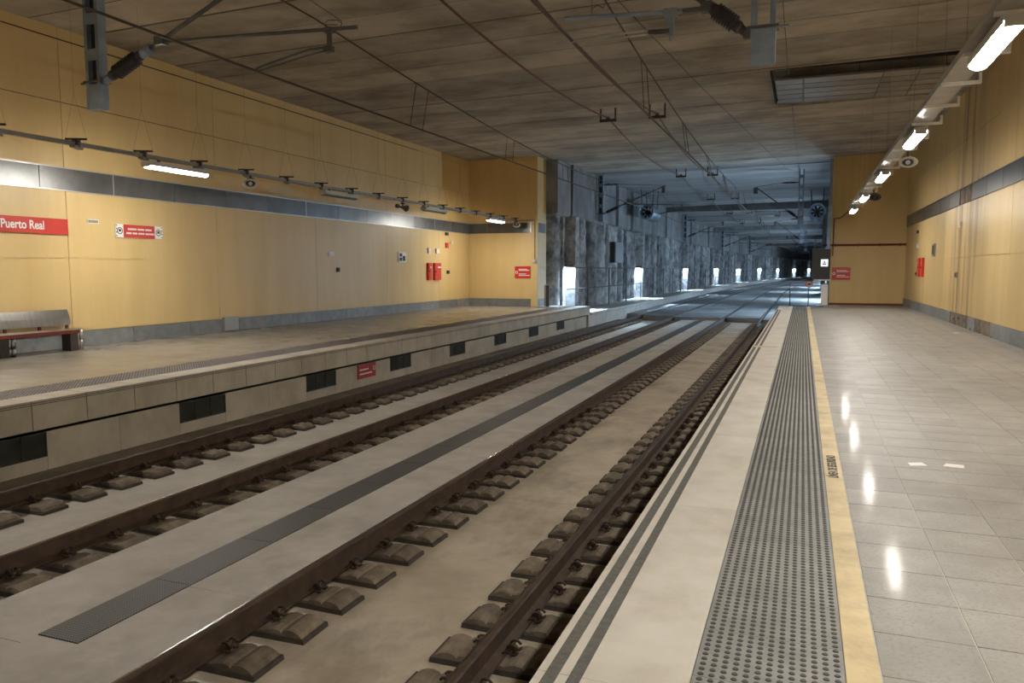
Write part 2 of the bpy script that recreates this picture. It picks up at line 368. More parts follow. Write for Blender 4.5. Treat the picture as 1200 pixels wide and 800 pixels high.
# ------------------------------------------------------------------ yellow walls
def span_panels(parent, face_x, sgn, ys, zs, m, thick=0.03, gap=0.011):
    for a, b_ in zip(ys[:-1], ys[1:]):
        for z0, z1 in zs:
            x0, x1 = (face_x - thick, face_x) if sgn > 0 else (face_x, face_x + thick)
            MB().box(x0, x1, a + gap / 2, b_ - gap / 2, z0 + gap / 2, z1 - gap / 2).obj('wall_panel', m, parent)
wl = MB().box(-14.4, XL - 0.028, YB, Y_WING + 0.4, -0.3, 6.9).obj('wall_left', 'yellow')
struct(wl, 'long yellow platform wall with grey metal band on the left', 'wall')
bays = [YB] + [11.6 + 4.3 * k for k in range(-5, 5)] + [Y_WING]
BZ0, BZ1 = 3.20, 3.66
span_panels(wl, XL, 1, bays, [(0.33, 1.83), (1.83, BZ0), (BZ1, 4.95), (4.95, 6.18), (6.18, 6.44)], 'yellow')
MB().box(XL - 0.01, XL + 0.004, 11.62, 11.67, 0.33, BZ0).obj('joint_cover', 'yellow', wl)
js = [J0 + JS * k for k in range(-14, 13)]; js = [YB] + [q for q in js if YB + .3 < q < Y_WING - 0.2] + [Y_WING]
for a, b_ in zip(js[:-1], js[1:]):
    MB().box(XL - 0.01, XL + 0.02, a + 0.008, b_ - 0.008, BZ0 + 0.01, BZ1 - 0.02).obj('band_panel', 'band', wl)
    if random.random() < 0.5: MB().box(XL - 0.01, XL + 0.024, a - 0.012, a + 0.012, BZ0 + 0.01, BZ1 - 0.02).obj('band_joint', 'bandtrim', wl)
MB().box(XL - 0.01, XL + 0.035, YB, Y_WING, BZ1 - 0.02, BZ1 + 0.005).obj('band_top_trim', 'bandtrim', wl)
MB().box(XL - 0.01, XL + 0.028, YB, Y_WING, BZ0 - 0.01, BZ0 + 0.01).obj('band_bottom_trim', 'bandtrim', wl)
bl = MB().box(XL - 0.02, XL + 0.004, YB, Y_WING, 0, 0.32).obj('baseboard_left', 'render_brown')
struct(bl, 'grey stone skirting along the left platform wall', 'baseboard')
for a, b_ in zip(js[:-1], js[1:]):
    MB().box(XL, XL + 0.03, a + 0.36, b_ + 0.36 - 0.012 if b_ < Y_WING - 0.4 else Y_WING, 0.004, 0.325).obj('skirting_tile', 'basetile', bl)
MB().box(XL - 0.01, XL + 0.09, 15.98, 16.5, 0.02, 0.37).obj('junction_box', 'signgrey', bl)

# short wall closing the left platform, with its return into the tunnel
we = MB().box(XL - 0.3, X_COL, Y_WING + 0.012, 33.1, -0.3, 6.75).obj('wall_end_left', 'yellow')
struct(we, 'yellow end wall closing off the left platform', 'wall')
for x0, x1 in ((XL, -11.14), (-11.14, X_COL)):
    for z0, z1 in ((0.33 if x1 < -11 else 0.0, BZ0), (BZ1 if x1 < -11 else BZ0, 6.5)):
        MB().box(x0 + .002, x1 - .002, Y_WING - 0.01, Y_WING + 0.02, z0 + .003, z1 - .003).obj('wall_panel', 'yellow', we)
for x0, x1 in ((XL, -13.2), (-13.2, -11.16)):
    MB().box(x0 + .006, x1 - .006, Y_WING - 0.02, Y_WING + 0.02, BZ0 + .01, BZ1 - .02).obj('band_panel', 'band', we)
    MB().box(x0 + .006, x1 - .006, Y_WING - 0.035, Y_WING + 0.02, 0.004, 0.325).obj('skirting_tile', 'basetile', we)
MB().box(XL, -11.15, Y_WING - 0.03, Y_WING + .02, BZ1 - 0.02, BZ1 + .005).obj('band_top_trim', 'bandtrim', we)
MB().box(-11.18, -11.14, Y_WING - 0.028, Y_WING + .02, BZ0, BZ1).obj('band_end_trim', 'bandtrim', we)
MB().box(X_COL - .01, X_COL + .012, Y_WING + 0.12, 33.0, BZ0 + .02, BZ1 - .02).obj('band_panel', 'band', we)
MB().box(X_COL - .01, X_COL + .014, Y_WING + 0.12, 33.0, 0.0, 0.33).obj('skirting_tile', 'basetile', we)

# right wall
wr = MB().box(XR + 0.028, 4.6, YB, Y_END + 0.3, -0.3, 6.9).obj('wall_right', 'yellow_r')
struct(wr, 'yellow platform wall with brown water stains on the right', 'wall')
RB0, RB1 = 3.47, 3.95
rb = [YB] + [19.8 + 4.3 * k for k in range(-7, 5)] + [Y_END]
span_panels(wr, XR, -1, rb, [(0.34, 1.95), (1.95, RB0), (RB1, 5.3), (5.3, 6.8)], 'yellow_r')
jr = [YB] + [19.0 + JS * k for k in range(-18, 12) if YB + .3 < 19.0 + JS * k < Y_END - .3] + [Y_END]
for k, (a, b_) in enumerate(zip(jr[:-1], jr[1:])):
    if not 24.0 < (a + b_) / 2 < 25.5:
        MB().box(XR - 0.02, XR + .01, a + .008, b_ - .008, RB0 + .01, RB1 - .01).obj('band_panel', 'band', wr)
MB().box(XR - 0.006, XR + .01, 23.9, 26.2, RB0 + .02, RB1 - .02).obj('bare_band_patch', 'render_brown', wr)
MB().box(XR - 0.03, XR + .01, YB, Y_END, RB1 - .012, RB1 + .008).obj('band_top_trim', 'band', wr)
br = MB().box(XR - 0.004, XR + 0.02, YB, Y_END, 0, 0.335).obj('baseboard_right', 'render_brown')
struct(br, 'grey skirting along right wall with broken brown gap', 'baseboard')
sk = [YB + 0.9 * k for k in range(0, 60)]
for a in sk:
    b_ = min(a + 0.9, Y_END)
    if a >= Y_END - .2 or 20.6 < a < 25.8 and not 22.4 < a < 23.0: continue
    MB().box(XR - 0.035, XR, a + .006, b_ - .006, 0.004, 0.34).obj('skirting_tile', 'basetile', br)
rubble = MB()
for k in range(46):
    yy = random.uniform(20.8, 26.4); s_ = random.uniform(0.02, 0.09)
    zz = random.uniform(0, 0.24) if random.random() < .6 else 0
    rubble.box(XR - random.uniform(.01, .05), XR + .0, yy, yy + s_ * 2, zz, zz + s_, topin=s_ * .2)
ro = rubble.obj('broken_mortar', 'render_brown', br); ro['kind'] = 'stuff'

# wall closing the right platform
er = MB().box(1.16, 4.6, Y_END, Y_END + 0.5, -1.1, 6.95).obj('wall_end_right', 'yellow')
struct(er, 'tall yellow end wall beside the tunnel mouth on the right', 'wall')
MB().box(1.16, XR, Y_END - 0.012, Y_END, 2.72, 6.78).obj('wall_panel', 'yellow', er)
MB().box(1.16, XR, Y_END - 0.012, Y_END, 0.1, 2.71).obj('wall_panel', 'yellow', er)
MB().box(1.16, XR, Y_END - 0.016, Y_END, 0.0, 0.09).obj('skirting_tile', 'brownpipe', er)
# wall behind the viewer
wb = MB().box(-14.4, 4.6, YB - 0.3, YB, -1.2, 7.0).obj('wall_back', 'yellow')
struct(wb, 'yellow wall far behind the viewpoint', 'wall')

# ------------------------------------------------------------------ right platform
fp = MB().box(XER + 0.06, XR, YB, 36.5, -1.1, -0.012).box(1.16, XR, 36.5, Y_END, -1.1, -0.012).obj('floor_platform_right', 'edge_shade')  # platform body coloured black for the shade below its edge
struct(fp, 'right platform with terrazzo tiles, tactile strip and cream edge', 'platform')
# grout bed below the tiles
MB().box(0.339, XR, YB, 36.5, -0.012, -0.0035).box(1.16, XR, 36.5, Y_END, -0.012, -0.0035).obj('grout_bed', 'grout', fp)
TS = 0.402
tm = MB().box(-TS / 2 + .002, TS / 2 - .002, -TS / 2 + .002, TS / 2 - .002, -0.012, 0.0, topin=0.0012).mesh('floor_tile', 'terrazzo')
X0T = 0.345
cols = [X0T + TS * (i + .5) for i in range(9)]
rest = MB(); count = 0
def rest_tile(x0, x1, y0, y1): rest.box(x0 + .002, x1 - .002, y0 + .002, y1 - .002, -0.012, random.uniform(-.0006, 0.0), topin=0.001)
rows = [2.03 + TS * k for k in range(-40, 90)]
for yr in rows:
    for xc in cols:
        if 2.0 < yr and count < 297 and yr < 15.4:
            place(tm, 'floor_tile', fp, (xc, yr + TS / 2, random.uniform(-.0004, 0.0)),
                  (random.uniform(-.0022, .0022), random.uniform(-.0022, .0022), 0)); count += 1
        elif yr + TS < Y_END and not (yr + TS > 36.5 and xc - TS / 2 < 1.16): rest_tile(xc - TS / 2, xc + TS / 2, yr, yr + TS)
    if yr + TS < Y_END: rest_tile(X0T + TS * 9, XR - .01, yr, yr + TS)
rt = rest.obj('floor_tile_field', 'terrazzo', fp); rt['kind'] = 'stuff'
# cream edge slabs
ya = YB
while ya < 36.4:
    yb_ = min(ya + 2.4, 36.5)
    MB().box(XER, -0.362, ya + .002, yb_ - .002, -0.14, 0.0, topin=0.0).obj('edge_slab', 'edge', fp); ya = yb_
for a, b_ in ((-0.909, -0.856), (-0.813, -0.763)):
    for y0, y1 in ((YB, 16.65), (17.0, 32.6)):
        MB().box(a, b_, y0, y1, -0.01, 0.0025).obj('antislip_strip', 'strip', fp)
MB().box(XER + .005, -0.45, 16.72, 16.93, -0.01, 0.0015).obj('joint_filler', 'yline', fp)
# tactile tiles: 13 rows of studs
def tactile_mesh(name, mats, w=0.566, nx=13, nyy=10, pitch=0.0425):
    b = MB(); L_ = nyy * pitch
    b.box(-w / 2, w / 2, 0.0015, L_ - 0.0015, -0.012, 0.001)
    for j in range(nyy):
        for i in range(nx):
            x, y_ = (i - (nx - 1) / 2) * pitch, (j + .5) * pitch
            s0 = len(b.v)
            for r, z in ((0.0135, 0.001), (0.0095, 0.0055)):
                for k in range(8):
                    a = k * math.pi / 4; b.v.append((x + r * math.cos(a), y_ + r * math.sin(a), z))
            for k in range(8): b.face([s0 + k, s0 + (k + 1) % 8, s0 + 8 + (k + 1) % 8, s0 + 8 + k], False, 1)
            b.face([s0 + 8 + k for k in range(8)], False, 1)
    return b.mesh(name, mats)
tac = tactile_mesh('tactile_tile', ['tactile', 'stud']); TL = 0.425
yy = -1.7
while yy < 36.0:
    place(tac, 'tactile_tile', fp, (-0.074, yy, 0.0)); yy += TL
MB().box(-0.358, 0.21, YB, -1.71, -0.012, 0.001).obj('tactile_tile', 'tactile', fp)
MB().box(0.2125, 0.339, YB, 36.3, -0.012, 0.0015).obj('safety_line', 'yline', fp)
text('LÍNEA DE SEGURIDAD', 'lettering', 0.096, 'ink', fp, (0.279, 6.69, 0.0025), (0, 0, HP), depth=0.0005, sx=0.80, bold=0.003)

# ------------------------------------------------------------------ left platform
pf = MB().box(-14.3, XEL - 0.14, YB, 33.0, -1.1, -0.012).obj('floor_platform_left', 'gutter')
struct(pf, 'left platform with concrete coping, vents and dark tactile strip', 'platform')
lt = MB(); ts = 0.6
yy = YB
while yy < Y_WING:
    for i in range(8):
        x0 = XL + .004 + i * 0.5295
        lt.box(x0 + .0015, x0 + .5295 - .0015, yy + .0015, min(yy + ts, Y_WING) - .0015, -0.012, random.uniform(-.0005, 0), topin=.001)
    yy += ts
lo = lt.obj('floor_tile_field', 'leftfloor', pf); lo['kind'] = 'stuff'
MB().box(X_COL + .01, -9.85, Y_WING, 33.0, -0.012, 0.0).obj('floor_slab', 'coping', pf)
tac2 = tactile_mesh('tactile_tile', ['ltactile', 'lstud'], w=0.64, nx=12, nyy=10, pitch=0.053)
yy = 2.2
while yy < 32.4:
    place(tac2, 'tactile_tile', pf, (-9.52, yy, 0.0)); yy += 0.53
MB().box(-9.84, -9.2, YB, 2.19, -0.012, 0.001).obj('tactile_tile', 'ltactile', pf)
ycop = 6.6 - 0.774 * 27
while ycop < 32.6:
    y1 = min(ycop + 0.774, 32.75)
    b = MB().box(XEL - 0.44, XEL, ycop + .004, y1 - .004, -0.37, 0.0, topin=0.004)
    b.obj('coping_block', 'coping', pf); ycop = y1
for zz in (-0.028, -0.052): MB().box(XEL - .02, XEL + .0025, YB, 32.7, zz - .006, zz + .003).obj('edge_groove', 'strip', pf)
# lower wall in panels with vents
VENTS = [5.84 + 3.215 * k for k in range(-2, 8)]
yp = YB; cuts = []
def low(y0, y1, z0=-0.93, z1=-0.43): MB().box(-8.99, -8.85, y0 + .003, y1 - .003, z0, z1).obj('wall_block', 'lowwall', pf)
low(YB, VENTS[0])
for i, v in enumerate(VENTS):
    nxt = VENTS[i + 1] if i + 1 < len(VENTS) else 32.75
    low(v, v + 1.0, -0.93, -0.745)
    low(v + 1.0, (v + 1 + nxt) / 2); low((v + 1 + nxt) / 2, nxt)
    g = MB()
    for q in (0.0, 0.325, 0.66, 0.985): g.box(-8.87, -8.843, v + q, v + q + .015, -0.74, -0.43)
    g.box(-8.87, -8.843, v, v + 1.0, -0.743, -0.73); g.box(-8.87, -8.843, v, v + 1.0, -0.44, -0.428)
    go = g.obj('vent_grille', 'vent', pf)
    sm_ = MB()
    for k in range(11):
        z = -0.72 + k * 0.026
        b0 = len(sm_.v)
        sm_.v += [(-8.885, v + .01, z + .02), (-8.85, v + .01, z), (-8.85, v + .99, z), (-8.885, v + .99, z + .02),
                  (-8.885, v + .01, z + .024), (-8.85, v + .01, z + .004), (-8.85, v + .99, z + .004), (-8.885, v + .99, z + .024)]
        for q in ((0, 3, 2, 1), (4, 5, 6, 7), (0, 1, 5, 4), (1, 2, 6, 5), (2, 3, 7, 6), (3, 0, 4, 7)): sm_.face([b0 + t for t in q])
    so = sm_.obj('louvre_slats', 'vent', go); so['kind'] = 'stuff'
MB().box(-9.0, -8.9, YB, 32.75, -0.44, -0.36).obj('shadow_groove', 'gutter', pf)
MB().box(-9.2, XEL, 32.75, 33.0, -1.05, 0.0).obj('end_block', 'coping', pf)

# ------------------------------------------------------------------ track bed
tb = MB().sweep([(-8.98, -1.15), (2.6, -1.15), (2.6, -1.0), (-8.98, -1.0)], [YB] + YS_FAR, cx).obj('floor_trackbed', 'bed_grey')
struct(tb, 'sunken concrete track bed between the two platforms', 'track bed')
def slabs(x0, x1, z, m, name, step, y0=YB, y1=38.5, gap=0.006):
    y_ = y0
    while y_ < y1 - .05:
        e = min(y_ + step, y1); MB().box(x0, x1, y_ + gap / 2, e - gap / 2, -1.05, z).obj(name, m, tb); y_ = e
slabs(-3.78, -1.34, Z_BED, 'bed_tan', 'track_slab', 5.2, y0=-12.95)
slabs(-1.34, -0.8, -1.0, 'edge_shade', 'edge_shade_strip', 5.2, y0=-12.95)  # black strip stands in for the shadow along the platform
slabs(-8.42, -5.50, Z_BED, 'bed_grey', 'track_slab', 5.2, y0=-12.95)
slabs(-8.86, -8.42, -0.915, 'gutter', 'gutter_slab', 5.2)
slabs(-5.50, -4.745, Z_WALK, 'walk', 'walkway_slab', 3.9, y0=-12.2)
slabs(-4.375, -3.70, Z_WALK, 'walk', 'walkway_slab', 3.9, y0=-11.1)
slabs(-4.745, -4.375, Z_WALK - .03, 'walk', 'channel_slab', 3.9)
yy = 3.52
while yy < 37.5:
    sh_ = 0.0 if yy < 18.4 else -0.03
    MB().box(-4.74 + sh_, -4.38 + sh_, yy + .004, min(yy + 1.0, 38) - .004, Z_WALK - .03, Z_WALK + .004 if sh_ == 0 else Z_WALK + .002).obj('grate_plate', 'grate', tb); yy += 1.0
MB().box(-4.745, -4.375, YB, 3.515, Z_WALK - .04, Z_WALK).obj('walkway_slab', 'walk', tb)
# pavement flush with the rails inside the tunnel
ZP = Z_RAIL - 0.02
gaps = [(-8.74, -7.80), (-7.62, -6.06), (-5.88, -3.60), (-3.42, -1.86), (-1.68, 1.9)]
for gi, (x0, x1) in enumerate(gaps):
    yy = [40.6, 39.2, 38.2, 38.6, 37.6][gi] if gi else 40.6
    seq = [yy]
    while seq[-1] < 240: seq.append(seq[-1] + random.choice((3.2, 4.4, 6.0)) * (1 + max(0, seq[-1] - 60) / 60))
    for a, b_ in zip(seq[:-1], seq[1:]):
        q = MB().sweep([(x0, -1.02), (x1, -1.02), (x1, ZP), (x0, ZP)], [a + .02, (a + b_) / 2, b_ - .02], cx)
        q.obj('track_pavement', 'cross', tb)

# ------------------------------------------------------------------ tracks
def rail_mesh(x0):
    h, fw, hw = 0.172, 0.075, 0.036
    zt = Z_RAIL; zb = zt - h
    P = [(-fw, zb), (fw, zb), (fw, zb + .012), (.012, zb + .032), (.009, zt - .045), (hw, zt - .034), (hw, zt - .008), (hw - .010, zt),
         (-.010, zt), (-hw + .010, zt), (-hw, zt - .008), (-hw, zt - .034), (-.009, zt - .045), (-.012, zb + .032), (-fw, zb + .012)]
    mis = [0] * 15; mis[8] = 1
    b = MB().sweep([(x0 + a, z) for a, z in P], [YB, 0, 38.3] + YS_FAR[1:], cx, mis=mis)
    return b.mesh('rail', ['rail', 'railhead'])
# sleeper block: two rounded humps on a rubber boot either side of the rail seat
def block_mesh():
    b = MB(); hw = 0.14
    b.box(-0.42, 0.42, -hw - .014, hw + .014, 0.0, 0.034, mi=1, topin=.004)
    prof = [(-.40, .030), (-.375, .060), (-.33, .080), (-.285, .086), (-.245, .074), (-.232, .050), (-.218, .072), (-.17, .080), (-.12, .068), (-.10, .058),
            (.10, .058), (.12, .068), (.17, .080), (.218, .072), (.232, .050), (.245, .074), (.285, .086), (.33, .080), (.375, .060), (.40, .030)]
    n = len(prof); s0 = len(b.v)
    for yv, ins in ((-hw, 1.0), (-hw + .018, 1.12), (hw - .018, 1.12), (hw, 1.0)):
        for x, z in prof: b.v.append((x, yv, 0.03 + (z - .03) * (0.88 if ins == 1.0 else 1.0)))
    for i in range(3):
        for k in range(n - 1): b.face([s0 + i * n + k, s0 + i * n + k + 1, s0 + (i + 1) * n + k + 1, s0 + (i + 1) * n + k])
    b.face([s0 + k for k in range(n)]); b.face([s0 + 3 * n + k for k in range(n)][::-1])
    return b.mesh('sleeper_block', ['block', 'blockbase'])
def clip_mesh():
    b = MB()
    for yo in (-0.035, 0.035):
        pts = []
        for k in range(9):
            a = k / 8 * math.pi * 1.75 + .4
            pts.append((0.115 + .040 * math.cos(a), yo + .012 * k / 8, 0.115 + .034 * math.sin(a)))
        b.tube(pts, .0095, 5)
    b.tube([(0.05, -0.05, 0.088), (0.075, -0.03, 0.105), (0.115, 0, 0.112), (0.075, .03, .105), (.05, .05, .088)], .010, 5)
    b.cyl((.115, 0, .06), (.115, 0, .15), .013, 6); b.cyl((.115, 0, .105), (.115, 0, .130), .026, 6)
    return b.mesh('rail_clip', 'clip')
blk, clp = block_mesh(), clip_mesh()
padm = MB().box(0.06, 0.23, 0.158, 0.235, 0.0, 0.02).mesh('rail_pad', 'pad')
def make_track(rails, label, ph, padded):
    t = empty('railway_track', ((rails[0] + rails[1]) / 2, 0, Z_BED))
    tag(t, label, 'track')
    for rx in rails:
        o = place(rail_mesh(0.0), 'rail', t, (rx - t.location.x, 0, -Z_BED))
        k = 0
        yv = ph[rx]
        while yv < 37.4:
            bo = place(blk, 'sleeper_block', t, (rx - t.location.x, yv, 0), (0, 0, random.uniform(-.03, .03)))
            if yv < 13:
                for s_ in (0, math.pi): place(clp, 'rail_clip', bo, (0, 0, 0), (0, 0, s_))
                if rx in padded: place(padm, 'rail_pad', bo, (0, 0, 0))
            yv += 0.5
    return t
make_track(RAILS_R, 'nearer railway track of brown rails beside the right platform', {RAILS_R[0]: 3.83 - 1.5, RAILS_R[1]: 4.45 - 2.0}, RAILS_R[:1])
make_track(RAILS_L, 'farther railway track of brown rails beside the left platform', {RAILS_L[1]: 4.17 - .5, RAILS_L[0]: 4.2}, RAILS_L[1:])

# ------------------------------------------------------------------ tunnel
NICHES = [35.0, 51.5, 73.5, 98.5, 122.5, 148.5, 174.5, 200.5, 224]
def setback(y_): return any(n_ - 5.0 - max(0, n_ - 75) / 25 < y_ < n_ + .5 for n_ in NICHES)
tl = MB().sweep([(-11.8, -1.1), (-11.35, -1.1), (-11.35, 7.0), (-11.8, 7.0)], [33.1] + YS_FAR, cx).obj('wall_tunnel_left', 'pile')
struct(tl, 'rough dark pile wall of the tunnel on the left with lit niches', 'tunnel wall')
def pile_mesh(seed, w=1.0):
    rnd = random.Random(seed); b = MB(); ns, nh = 9, 16; s0 = len(b.v)
    z0, z1 = -0.30, 4.1
    jag = [[rnd.uniform(-.05, .05) for _ in range(ns)] for _ in range(nh)]
    for j in range(nh):
        for i in range(ns):
            a = -HP + math.pi * i / (ns - 1); r = 0.5 * w
            d = jag[j][i] if 0 < i < ns - 1 else 0
            b.v.append((-0.55 + 0.62 * math.cos(a) + d, r * math.sin(a) * 1.04, z0 + (z1 - z0) * j / (nh - 1)))
    for j in range(nh - 1):
        for i in range(ns - 1): b.face([s0 + j * ns + i, s0 + j * ns + i + 1, s0 + (j + 1) * ns + i + 1, s0 + (j + 1) * ns + i], True)
    return b.mesh('wall_pile', 'pile')
pv = [pile_mesh(s) for s in range(6)]
yy = 33.7; far = []
while yy < 235:
    w_ = random.choice((0.8, 0.95, 1.15, 1.35))
    ym = yy + w_ / 2
    if abs(ym - 38.9) > 0.75 and not any(n_ + .3 < ym < n_ + 1.2 for n_ in NICHES):
        place(random.choice(pv), 'wall_pile', tl, (-10.25 + cx(yy) + random.uniform(-.08, .05) - (.40 if setback(ym) else 0), ym, 0), None, (1, w_, 1))
    yy += w_ + random.choice((0.02, 0.06, 0.2, 0.3))
# capping beam over the piles, in panels
yy = 33.1
while yy < 250:
    L_ = random.choice((2.1, 2.7, 3.3)) * (1 + max(0, yy - 80) / 40)
    o_ = random.choice((0.0, .06, -.10))
    MB().sweep([(-11.4, 4.08), (-10.30 + o_, 4.08), (-10.22 + o_, 4.18), (-10.22 + o_, 6.98), (-11.4, 6.98)], [yy + .015, yy + L_ / 2, yy + L_ - .015], cx).obj('beam_panel', 'beamconc', tl)
    yy += L_
tw = MB().sweep([(1.95, -1.1), (2.4, -1.1), (2.4, 7.0), (1.95, 7.0)], [Y_END + .5] + YS_FAR[1:], cx).box(1.16, 1.95, Y_END + .5, Y_END + .9, -1.1, 7).obj('wall_tunnel_right', 'beamconc')
struct(tw, 'smooth concrete wall of the tunnel on the right', 'tunnel wall')
yy = 40.0
while yy < 130:
    MB().box(1.70 + cx(yy), 1.98 + cx(yy), yy, yy + .7, -1.0, 6.75).obj('wall_pilaster', 'beamconc', tw); yy += 5.5
tc = MB().sweep([(-11.2, 6.98), (2.4, 6.98), (2.4, 7.15), (-11.2, 7.15)], YS_FAR, cx).obj('ceiling_tunnel', 'tunnel_ceiling')
struct(tc, 'grey concrete tunnel ceiling beyond the platforms', 'ceiling')
yy = Y_END
while yy < 250:
    L_ = random.choice((1.6, 2.2, 2.9)) * (1 + max(0, yy - 60) / 40)
    MB().sweep([(-11.1, 6.50 + random.uniform(-.03, .03)), (2.3, 6.72 + random.uniform(-.03, .03)), (2.3, 6.99), (-11.1, 6.99)], [yy + .01, yy + L_ / 2, yy + L_ - .01], cx).obj('ceiling_panel', 'tunnel_ceiling', tc)
    yy += L_
for yy in (62, 93, 124, 155, 190):
    MB().box(-11 + cx(yy), 2.2 + cx(yy), yy, yy + .6, 6.15, 6.7).obj('ceiling_beam', 'beamconc', tc)
te = MB().box(-14 + cx(262), 9 + cx(262), 262, 262.5, -1.2, 7.2).obj('wall_tunnel_end', 'pile')
struct(te, 'dark wall where the tunnel bends out of sight', 'wall')
# the opening between short wall and tunnel wall
lg = MB().sweep([(-11.36, -1.05), (-8.76, -1.05), (-8.76, -.42), (-8.70, -.38), (-8.70, -.28), (-11.36, -.28)], [33.02] + YS_FAR, cx).obj('floor_tunnel_ledge', 'walk')
struct(lg, 'concrete walkway ledge along the left tunnel wall', 'ledge')

def tunnel_lamp(x, y, z, side, label, dim=(.20, .05)):
    t = empty('tunnel_lamp', (x, y, z)); tag(t, label, 'lamp', 'tunnel wall lamps')
    def bx_(a, b_, *r): return MB().box(min(a * side, b_ * side), max(a * side, b_ * side), *r)
    w, h = dim
    bx_(0.0, .03, -w - .03, w + .03, -h - .03, h + .02).obj('back_plate', 'tube', t)
    bx_(.03, .13, -w, w, -h, h - .01).obj('diffuser', 'tunlamp', t)
    bx_(.02, .15, -w - .02, w + .02, h - .005, h + .01).obj('hood', 'tube', t)
ORD = ['first', 'second', 'third', 'fourth', 'fifth', 'sixth', 'seventh', 'eighth', 'ninth', 'tenth', 'eleventh', 'twelfth', 'thirteenth']
for i, yl in enumerate(NICHES):
    o_ = cx(yl)
    MB().box((-11.36 if i else -10.64) + o_, -10.17 + o_, yl + .50, yl + 1.15, -.28, 4.1).obj('wall_pier', 'niche', tl)
    if i == 0: MB().box(-11.36, -10.65, yl + .10, yl + 1.15, -.28, 4.1).obj('wall_pier', 'pile', tl)
    t = empty('tunnel_lamp', (-10.42 + o_, yl + .5, 1.78)); tag(t, 'cool white lamp on left tunnel wall, %s from the platform' % ORD[i], 'lamp', 'tunnel wall lamps')
    MB().box(-.22, .22, -.02, .0, -.05, .08).obj('back_plate', 'tube', t)
    MB().box(-.19, .19, -.13, -.02, -.05, .05).obj('diffuser', 'tunlamp', t)
    MB().box(-.22, .22, -.16, -.0, .052, .068).box(-.22, .22, -.16, -.145, -.075, .06).box(-.22, -.205, -.15, .0, -.06, .06).box(.205, .22, -.15, .0, -.06, .06).obj('hood', 'tube', t)
for i, yl in enumerate((43, 64, 86, 110, 135, 160)):
    tunnel_lamp(1.95 + cx(yl), yl, 1.82, -1, 'cool white lamp on right tunnel wall, %s from the platform' % ORD[i])
# handrail pipes on the tunnel wall
hr = empty('tunnel_handrail', (-9.9, 33.2, 0)); tag(hr, 'double grey pipe handrail along the left tunnel wall', 'handrail')
for z in (1.70, 0.72):
    pts = [(cx(q) - (0 if q > 34 else .0), q - 33.2, z) for q in [33.2] + YS_FAR[1:22]]
    MB().tube(pts, .028, 6).obj('pipe', 'tube', hr)
for k in range(16):
    q = 36.9 + 4.4 * k
    MB().box(cx(q) - .03, cx(q) + .03, q - 33.2 - .03, q - 33.2 + .03, -.28, 1.72).obj('post', 'tube', hr)
bo = empty('bollard_post', (-10.47, 32.0, 0)); tag(bo, 'short steel barrier post at the far end of left platform', 'post')
MB().box(-.07, .0, -.06, .06, 0, .95).obj('post', 'steel', bo); MB().box(.0, .14, -.05, .05, 0, .93).obj('rubber_panel', 'black', bo)
eb = empty('equipment_box', (-9.85, 43.5, 2.0)); tag(eb, 'black equipment box on the left tunnel wall above handrail', 'box')
MB().box(-.25, .0, -1.1, 1.1, 0, 1.15).obj('body', 'black', eb); MB().box(.0, .02, -1.0, 1.0, .06, 1.09).obj('door', 'black', eb); MB().cyl((.02, .8, .5), (.05, .8, .5), .03, 8).obj('latch', 'tube', eb)

def jet_fan(x, y, z, label, L_=2.6, r=.44):
    t = empty('jet_fan', (x, y, z)); tag(t, label, 'fan')
    b = MB(); b.lathe((0, 0, 0), (0, L_, 0), [(0, r * 1.1), (.04, r), (.3, r), (.33, r * .86), (.67, r * .86), (.7, r), (.96, r), (1, r * 1.1)], 20, caps=False)
    b.lathe((0, 0, 0), (0, L_, 0), [(0, r * 1.1), (.0, r * .9), (1, r * .9), (1, r * 1.1)], 20, caps=False); b.obj('casing', 'galv', t)
    MB().lathe((0, .25, 0), (0, 1.0, 0), [(0, .02), (.3, r * .35), (1, r * .4)], 14).obj('hub', 'black', t)
    for k in range(8):
        a = k * math.pi / 4; f = MB()
        f.v += [(math.cos(a) * .1, .7, math.sin(a) * .1), (math.cos(a + .12) * r * .85, .66, math.sin(a + .12) * r * .85), (math.cos(a + .45) * r * .85, .8, math.sin(a + .45) * r * .85), (math.cos(a + .6) * .1, .8, math.sin(a + .6) * .1)]
        f.v += [(p[0], p[1] + .01, p[2]) for p in f.v[-4:]]
        for q in ((0, 1, 2, 3), (7, 6, 5, 4), (0, 4, 5, 1), (1, 5, 6, 2), (2, 6, 7, 3), (3, 7, 4, 0)): f.face(list(q))
        f.obj('blade', 'black', t)
    for q in (.5, L_ - .5):
        for s_ in (-1, 1): MB().cyl((s_ * r * .7, q, r * .6), (s_ * r * .9, q, zc(x) - z + .1), .03, 6).obj('hanger', 'tube', t)
jet_fan(-9.05, 47, 5.12, 'round jet fan hung from tunnel ceiling near left wall')
jet_fan(0.72, 52, 5.25, 'round jet fan hung from tunnel ceiling near right wall')

